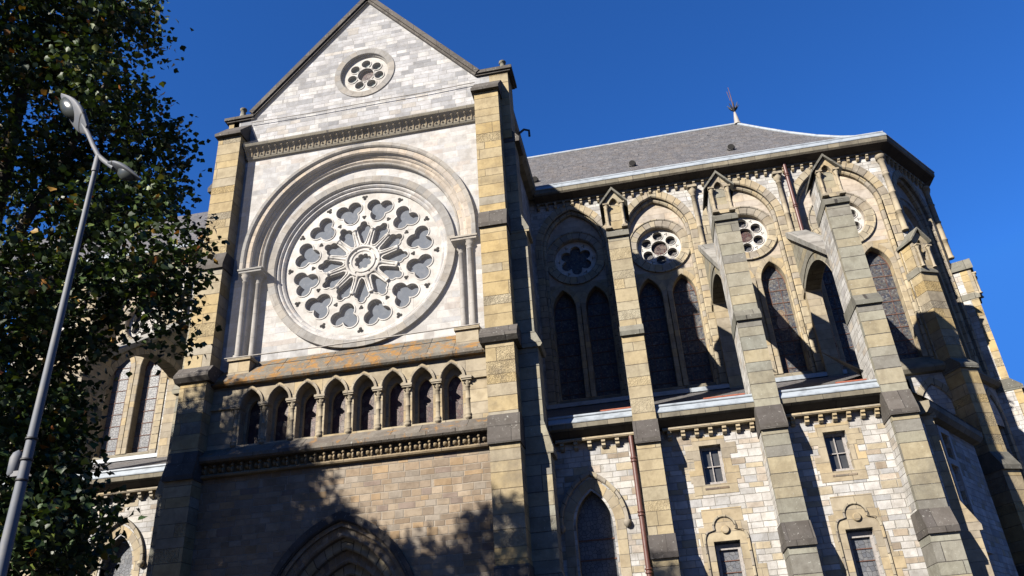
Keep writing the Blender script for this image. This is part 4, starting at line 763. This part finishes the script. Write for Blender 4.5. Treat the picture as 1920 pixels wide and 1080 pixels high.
b = MB(CH); b.plate([(0.15, 5.1), (1.35, 5.1), (1.35, 9.0), (0.15, 9.0)], [[(0.35, 5.3), (1.15, 5.3), (1.15, 7.75), (0.35, 7.75)], [(0.35, 7.95), (1.15, 7.95), (1.15, 8.8), (0.35, 8.8)]], 0, 0.06); b.prof([(0, 5.0), (0.2, 5.0), (0.2, 5.08), (0, 5.2)], 0.1, 1.4); b.build('window_surround', 'pale', chp)
b = MB(CH); b.box(0.3, 1.2, -0.4, -0.34, 1.4, 8.9); b.build('window_glass', 'pane', chp)
b = MB(CH); b.prof([(0, 9.05), (0.25, 9.1), (0.38, 9.25), (0.40, 9.45), (0, 9.5)], -1.2, 4.4); b.build('cornice', 'corn', chp)
b = MB(CH); b.add([(-1.2, 0.4, 9.48), (4.4, 0.4, 9.48), (4.4, -2.6, 12.2), (-1.2, -2.6, 12.2)], [(0, 1, 2, 3)]); b.build('roof', 'slate', chp)
# apse base storey
def lower_apse(fr, u0, u1, arches, flip=False):
    b = MB(fr); b.plate([(u0, 0), (u1, 0), (u1, 13.0), (u0, 13.0)], [opening(c, h_, 7.5, 11.0, 1.1) for c, h_ in arches], -0.5, 0.04, edge=False); b.build('apse_lower_wall', 'white', church)
    for c, h_ in arches:
        e = empty('blind_arch', fr((c, 0, 7.5)), parent=church)
        b = MB(fr); b.band(opening(c, h_, 7.5, 11.0, 1.1), opening(c, h_+0.28, 7.5, 11.0, 1.42), -0.1, 0.08, False, 0.04); b.build('arch_ring', 'arch', e)
        b = MB(fr); b.plate(opening(c, h_+0.05, 7.4, 11.0, 1.12), [], -0.5, -0.42); b.build('infill', 'white', e)
lower_apse(CF, 8.3, 12.64, [(9.7, 0.75), (11.6, 0.6)]); lower_apse(AB, 0, LAB, [(1.55, 0.6), (3.0, 0.6)])
sweep([(8.3, 32.4), (12.64, 32.4), (bx, by), (bx, by+3)], [(0, 12.55), (0.22, 12.6), (0.34, 12.75), (0.34, 12.84), (0.05, 13.12), (0, 13.12)]).build('string_course', 'corn', church)
# small buttresses of the apse
def apse_buttress(ox, oy, ang, lab, pw=0.75, p=0.55, core='ochre'):
    fr = Fr(ox, oy, ang); hw = pw/2
    e = buttress(fr, -hw, hw, -0.3, [(17.1, 18.3, p), (12.9, 16.85, p+0.06), (9.0, 12.4, p+0.35), (5.0, 8.3, p+0.6), (0, 4.3, p+0.8)], core, capmat='capstone', lab=lab, ov=0.03)
    if core == 'white':
        for z0, z1, wf in ((17.1, 18.3, p), (12.9, 16.85, p+0.06), (9.0, 12.4, p+0.35), (5.0, 8.3, p+0.6)):
            b = MB(fr); b.box(-hw-0.006, hw+0.006, wf-0.30, wf+0.006, z0+0.01, z1-0.01); b.build('quoins', 'ochre', e)
    b = MB(fr); b.plate([(-hw, 17.0), (hw, 17.0), (hw, 18.35), (0, 18.85), (-hw, 18.35)], [opening(0, 0.17, 17.4, 18.1, 0.32, 6)], p-0.05, p+0.16); b.build('gablet', 'tan', e)
    for s in (-1, 1):
        b = MB(fr); c = s*0.28; b.lathe((c, p+0.22, 17.05), [(0, 0.10), (0.1, 0.055), (0.85, 0.05), (0.95, 0.10), (1.0, 0.10)], (0, 0, 1), 8); b.box(c-0.11, c+0.11, p, p+0.34, 18.05, 18.11); b.build('shaft', 'coll', e)
    b = MB(fr)
    for s in (-1, 1):
        q = [(0, 18.90), (s*(hw+0.10), 18.30), (s*(hw+0.10), 18.39), (0, 19.0)]; b.ext(q if s < 0 else q[::-1], -0.3, p+0.30)
    b.build('pinnacle_roof', 'capstone', e)
apse_buttress(12.58, 32.4, 24.3, 'corner buttress of the apse with a shaded gabled pinnacle', 0.78, 0.42)
apse_buttress(bx, by, 68, 'rightmost buttress of the apse against the sky', 0.8, 0.50, 'white')

# ================================================================ nave side, left of the transept
NC = [-31.0, -26.8, -22.2, -15.5]
bay(CF, -22.2, -15.5, -18.9, 1.9, glass='glass_grey', lo=0.9, lhw=0.6, rlab='nave rose window hidden behind the left buttress')
bay(CF, -26.9, -22.2, -24.55, 1.75, glass='glass_grey', lo=0.86, lhw=0.58, rlab='nave rose window behind the tree')
bay(CF, -31.6, -26.9, -29.25, 1.75, glass='glass_grey', lo=0.86, lhw=0.58, rlab='farthest nave rose window behind the tree')
for u in (-22.0, -26.9): column(CF, u)
ev2 = eaves([(-36, 32.4), (-15.9, 32.4)]); corbels(CF, [-16.3-0.45*i for i in range(22)], 23.50, ev2)
b = MB(FRONT); b.add([(-40, -31.95, 24.3), (-9.65, -31.95, 24.3), (-9.65, -RY, rz), (-40, -RY, rz)], [(0, 1, 2, 3)]); b.add([(-40, -2*RY+31.95, 24.3), (-9.65, -2*RY+31.95, 24.3), (-9.65, -RY, rz), (-40, -RY, rz)], [(0, 1, 2, 3)]); b.build('nave_roof', 'slate', church)
b = A_(); b.plate([(-36, 0), (-15.4, 0), (-15.4, 9.6), (-36, 9.6)], [opening(-18.95, 0.62, 2.0, 6.9, 1.1)], -0.5, 0.0); b.build('aisle_wall', 'aisle', church)
e = empty('pointed_window', (-18.95, 26.1, 2), parent=church, label='pointed aisle window at the foot of the tree')
b = A_(); b.band([(-19.57, 2)]+arch(-18.95, 0.62, 6.9, 1.1)+[(-18.33, 2)], [(-19.9, 2)]+arch(-18.95, 0.95, 6.9, 1.45)+[(-18.0, 2)], -0.5, 0.02, False, 0.08); b.build('surround', 'tan', e)
b = A_(); b.band(arch(-18.95, 0.95, 7.0, 1.45), arch(-18.95, 1.08, 7.0, 1.64), 0.0, 0.13, False, 0.04)
for s in (-1, 1): b.lathe((-18.95+s*1.02, 0.08, 6.93), [(-0.16, 0.0), (-0.10, 0.09), (0, 0.13), (0.08, 0.11), (0.1, 0.04)], (0, 0, 1), 8)
b.build('hood_mould', 'arch', e)
b = A_(); b.plate(opening(-18.95, 0.64, 2, 6.9, 1.12), [], -0.46, -0.40); b.build('glass', 'glass_grey', e)
aisle_eaves(AF, [(-21.4, -16.4, 11), (-27, -22.2, 8)])
b = MB(FRONT); b.add([(-36, -25.75, 10.22), (-15.5, -25.75, 10.22), (-15.5, -32.45, 13.0), (-36, -32.45, 13.0)], [(0, 1, 2, 3)], [[(0, 0), (20, 0), (20, 7.2), (0, 7.2)]]); nr = b.build('aisle_roof', 'slate', church)
b = MB(FRONT); b.box(-30, -15.6, -32.36, -32.0, 12.86, 13.04); b.build('roof_flashing', 'zinc', nr)

# ================================================================ street lamp
LX, LY = -6.78, 7.5
lamp = empty('street_lamp', (LX, LY, 0), 'tall grey street lamp with two heads in front of the tree', 'street lamp')
b = MB(FRONT); b.lathe((LX, -LY, 0), [(0, 0.16), (0.1, 0.16), (0.12, 0.074), (3.4, 0.064), (5.0, 0.049), (6.9, 0.039), (8.45, 0.032)], (0, 0, 1), 20); b.build('pole', 'lamp', lamp)
for z in (4.15, 4.38, 4.62): b = MB(FRONT); b.lathe((LX, -LY, z), [(-0.012, 0.058), (-0.012, 0.067), (0.012, 0.067), (0.012, 0.058)], (0, 0, 1), 18); b.build('strap', 'black', lamp)
b = MB(FRONT); b.lathe((LX-0.15, -LY-0.02, 4.36), [(-0.14, 0.05), (-0.12, 0.065), (0.06, 0.07), (0.12, 0.05), (0.16, 0.0)], (0, 0, 1), 12); b.box(LX-0.14, LX-0.03, -LY-0.03, -LY+0.03, 4.2, 4.26); b.build('control_box', 'lamp', lamp)
b = MB(FRONT); b.lathe((LX, -LY, 8.35), [(0, 0.046), (0.25, 0.042)], (0, 0, 1), 14)
A1 = (LX-0.62, LY-0.35); hx = [(LX+0.30, LY-0.02, 8.34), (LX+0.12, LY, 8.50), (LX, LY, 8.62), (LX-0.12, LY, 8.82), (LX-0.24, LY-0.01, 9.05), (LX-0.34, LY-0.03, 9.22)]
b.tube([(x, -y, z) for x, y, z in hx], 0.034, 10); b.build('arm', 'lamp', lamp)
def lamphead(p, d, L, wd, up, roll=0.0):
    h = empty('lamp_head', p, parent=lamp)
    d = Vector(d).normalized(); upv = (Vector(up)-d*Vector(up).dot(d)).normalized(); sd = d.cross(upv)
    o = Vector(p)
    def sh(t, a, k=1.0, up_=1.0, dn=1.0):               # cross-sections of an egg-shaped shell
        wdt = wd*(0.12+0.88*math.sin(PI*min(1, (t*0.93+0.05))**0.8))*k
        hh = wdt*0.55*(up_ if math.sin(a) > 0 else dn*0.35)
        q = o+d*(t*L)+sd*(wdt*math.cos(a))+upv*(hh*math.sin(a)); return (q.x, -q.y, q.z)
    b = MB(FRONT); n = 16; K = 12; vs = [sh(k/K, 2*PI*i/n) for k in range(K+1) for i in range(n)]
    b.add(vs, [(k*n+i, k*n+(i+1) % n, (k+1)*n+(i+1) % n, (k+1)*n+i) for k in range(K) for i in range(n)], None, True)
    b.add([vs[i] for i in range(n)], [list(range(n))]); b.add([vs[K*n+i] for i in range(n)], [list(range(n))]); b.build('shell', 'lamp', h)
    b = MB(FRONT); cc = o+d*(L*0.60)-upv*(wd*0.17); v = []
    for r, dd in ((1.0, 0.0), (0.75, 0.055), (0.35, 0.085), (0.0, 0.095)):
        for i in range(20): t = 2*PI*i/20; q = cc+d*(L*0.25*r*math.cos(t))+sd*(wd*0.66*r*math.sin(t))-upv*dd; v.append((q.x, -q.y, q.z))
    b.add(v, [(k*20+i, k*20+(i+1) % 20, (k+1)*20+(i+1) % 20, (k+1)*20+i) for k in range(3) for i in range(20)], None, True); b.build('lens', 'lens', h)
    b = MB(FRONT); vs = [sh(t, a, 1.02) for t in (0.17, 0.20) for a in [2*PI*i/16 for i in range(16)]]; b.add(vs, [(i, (i+1) % 16, 16+(i+1) % 16, 16+i) for i in range(16)], None, True); b.build('seam', 'black', h)
mt, nt, bs = newmat('lamp_lens'); bs.inputs['Base Color'].default_value = (0.03, 0.034, 0.033, 1); bs.inputs['Roughness'].default_value = 0.2; M['lens'] = mt
lamphead((LX-0.28, LY-0.02, 9.12), (-0.60, 0.02, 0.80), 0.98, 0.20, (0.62, 0.72, 0.45))
lamphead((LX+0.20, LY-0.01, 8.42), (0.70, 0.10, -0.42), 0.56, 0.14, (0.15, 0.2, 1.0))

# ================================================================ trees
def tree(name, label, trunk, limbs, lobes, density, leaf=0.115, loc=None):
    t = empty(name, (trunk[0][0], trunk[0][1], 0), label, 'tree', 'trees beside the church')
    b = MB(FRONT); b.tube([(x, -y, z) for x, y, z, r in trunk], [r for *_, r in trunk], 12); b.build('trunk', 'bark', t)
    for lm in limbs:
        b = MB(FRONT); b.tube([(x, -y, z) for x, y, z, r in lm], [r for *_, r in lm], 7); b.build('limb', 'bark', t)
    cen = []; nrm = []
    for (x, y, z, rx, rz_) in lobes:
        ry = max(rx, 1.1); vol = rx*ry*rz_; n = int(density*(vol**0.72)*10)
        p = rng.normal(size=(n, 3)); p /= np.linalg.norm(p, axis=1)[:, None]; r = rng.uniform(0.25, 1.0, n)**(1/2.2)
        q = p*r[:, None]*np.array([rx, ry, rz_])*1.0+np.array([x, y, z]); cen.append(q)
    cen = np.concatenate(cen); K = 17
    # short twigs of leaves hanging round every sampled point
    base = np.repeat(cen, K, 0)+rng.normal(size=(len(cen)*K, 3))*np.array([0.17, 0.17, 0.14])
    n = len(base); nv = rng.normal(size=(n, 3)); nv[:, 2] = np.abs(nv[:, 2])+0.35; nv /= np.linalg.norm(nv, axis=1)[:, None]
    tv = rng.normal(size=(n, 3)); tv[:, 2] -= 0.7; tv -= nv*np.sum(tv*nv, 1)[:, None]; tv /= np.linalg.norm(tv, axis=1)[:, None]; sv = np.cross(nv, tv)
    L = leaf*rng.uniform(0.65, 1.3, n)[:, None]
    out = [(0, 0, 0), (0.25, 0.42, 0.10), (0.55, 0.50, 0.12), (0.62, 0.30, 0.06), (1.0, 0, -0.06), (0.62, -0.30, 0.06), (0.55, -0.50, 0.12), (0.25, -0.42, 0.10)]
    V = np.stack([base+tv*L*a+sv*L*c+nv*L*h for a, c, h in out], 1).reshape(-1, 3)
    F = np.array([[0, 1, 2, 3], [0, 3, 4, 0], [0, 4, 5, 0], [0, 5, 6, 7]])
    quads = np.array([[0, 1, 2, 3], [0, 5, 6, 7]]); tri = np.array([[0, 3, 4], [0, 4, 5]])
    off = (np.arange(n)*8)[:, None]
    loops = np.concatenate([(off+quads[0]), (off+tri[0]), (off+tri[1]), (off+quads[1])], 1)
    me = bpy.data.meshes.new('crown'); me.vertices.add(len(V)); org = np.array([trunk[0][0], trunk[0][1], 0.0])
    me.vertices.foreach_set('co', (V-org).astype(np.float32).ravel()); me.loops.add(loops.size); me.loops.foreach_set('vertex_index', loops.ravel().astype(np.int32))
    st = (np.arange(n)*14)[:, None]+np.array([0, 4, 7, 10]); me.polygons.add(n*4); me.polygons.foreach_set('loop_start', st.ravel().astype(np.int32)); me.polygons.foreach_set('loop_total', np.tile([4, 3, 3, 4], n).astype(np.int32))
    me.update(calc_edges=True); me.materials.append(M['leaf']); o = bpy.data.objects.new('crown', me); C.collection.objects.link(o); o.parent = t
    return t, n
LB = [(-13.68, 11.2, 16.2, 2.26, 2.0), (-13.0, 11.8, 16.6, 1.9, 1.8), (-10.6, 11.0, 17.0, 0.9, 0.9), (-11.6, 11.2, 16.9, 1.2, 1.1), (-10.04, 11, 15.51, 0.81, 1.07), (-12.66, 12, 14.63, 2.14, 2.76), (-10.12, 11, 13.66, 0.84, 1.04), (-9.84, 12, 13.62, 0.64, 0.78), (-12.15, 12, 11.56, 2.2, 2.63), (-10.63, 12, 12.1, 1.41, 1.69), (-9.79, 12.6, 12.65, 0.69, 0.81), (-8.53, 12, 10.9, 0.5, 0.57), (-9.08, 11, 9.88, 1.17, 1.33), (-8.16, 11, 9.26, 0.64, 0.71), (-9.25, 12, 8.99, 0.86, 0.92), (-10.6, 11, 8.6, 1.5, 1.6), (-10.95, 12, 7.63, 0.85, 1.0), (-8.46, 12, 8.25, 0.35, 0.37), (-8.84, 12.6, 9.41, 0.36, 0.38), (-10.2, 11, 6.06, 1.0, 1.3), (-10.5, 12.2, 6.29, 0.6, 0.7), (-10.4, 12, 4.87, 0.95, 1.0), (-11.16, 12.6, 4.19, 1.56, 1.43)]
LB3 = [(-9.5, 10.2, 6.27, 0.72, 0.9), (-9.0, 10.2, 5.03, 0.66, 0.8), (-8.50, 10.2, 4.22, 0.6, 0.6), (-9.83, 10.2, 7.35, 0.85, 0.93), (-8.95, 10.2, 7.5, 0.5, 0.5), (-8.99, 10.2, 3.83, 0.92, 0.84), (-8.15, 10.2, 4.5, 0.35, 0.4), (-9.9, 10.6, 5.4, 1.0, 1.4), (-9.6, 9.8, 4.2, 0.8, 0.9)]
LB = LB3+[(x*q, y*q, 1.6+(z-1.6)*q, rx*q*0.92, rz_*q*0.92) for (x, y, z, rx, rz_) in LB for q in [0.84 if z > 13 else 0.92]]
tree('broadleaf_tree', 'large leafy tree turning autumn colours at the left, behind the street lamp', [(-12.2, 11.2, 0, 0.42), (-12.1, 11.2, 3, 0.34), (-11.9, 11.0, 7, 0.26), (-11.4, 10.4, 11, 0.16), (-11.0, 9.8, 14, 0.07)],
     [[(-12.1, 11.2, 3.2, 0.18), (-11.0, 11, 5.2, 0.12), (-9.7, 10.8, 7.0, 0.07), (-8.2, 10.6, 8.5, 0.03)], [(-11.9, 11, 6.0, 0.16), (-10.6, 11, 8.4, 0.1), (-9.3, 10.7, 10.2, 0.05), (-8.4, 10.6, 10.8, 0.02)], [(-11.6, 10.7, 8.5, 0.13), (-10.0, 10.2, 11, 0.07), (-8.7, 9.6, 13, 0.03)], [(-12, 11.1, 5, 0.13), (-10.6, 10.8, 5.5, 0.08), (-9.3, 10.6, 5.6, 0.03)]], LB+[(-16.5, 7.6, 12.5, 2.3, 2.6), (-12.8, 7.0, 12.2, 1.9, 2.4), (-12.2, 6.6, 8.2, 1.8, 2.4), (-15.8, 7.4, 8.0, 2.0, 2.6), (-12.0, 6.6, 15.2, 1.8, 1.6), (-11.8, 7.4, 4.6, 1.4, 1.8), (-19.0, 6.5, 14.5, 2.4, 2.4)], 6.2)  # lobes after LB: unseen crown added towards the sun to shade the leaves
LB2 = [(-20.5, 12, 15.4, 2.2, 2.6), (-22.8, 11.0, 18.3, 1.9, 2.4), (-17.5, 12, 12.5, 2.2, 2.6), (-20.5, 12, 10.5, 3.0, 2.6), (-16.4, 10.5, 13.6, 1.6, 1.8), (-24, 12, 12, 2.4, 2.8), (-15.4, 10.5, 10.0, 1.6, 2.4), (-17.5, 12, 8.0, 2.4, 2.2), (-21.5, 12, 6.6, 2.6, 2.2), (-14.8, 9.6, 15.4, 1.4, 1.5), (-24.6, 11, 17.6, 2.0, 2.2), (-19.5, 11, 13.5, 1.8, 1.8), (-22.0, 11.5, 14.5, 2.4, 2.6), (-20.0, 10.5, 9.5, 2.6, 3.0), (-24.5, 11.5, 10.5, 2.4, 3.4), (-18.6, 11, 10.6, 2.2, 2.0), (-23.5, 11.5, 14.5, 2.0, 2.2)]
tree('broadleaf_tree', 'leafy tree just beyond the left edge that dapples the transept wall', [(-20, 12, 0, 0.45), (-20, 12, 5, 0.33), (-20.2, 12, 11, 0.2), (-20.4, 12, 16, 0.08)], [[(-20, 12, 5, 0.2), (-18, 12, 8, 0.12), (-16, 11, 11.5, 0.04)], [(-20.1, 12, 6.5, 0.2), (-22.5, 12, 10, 0.12), (-23.8, 11.5, 14, 0.04)]], LB2, 9.0, 0.15)
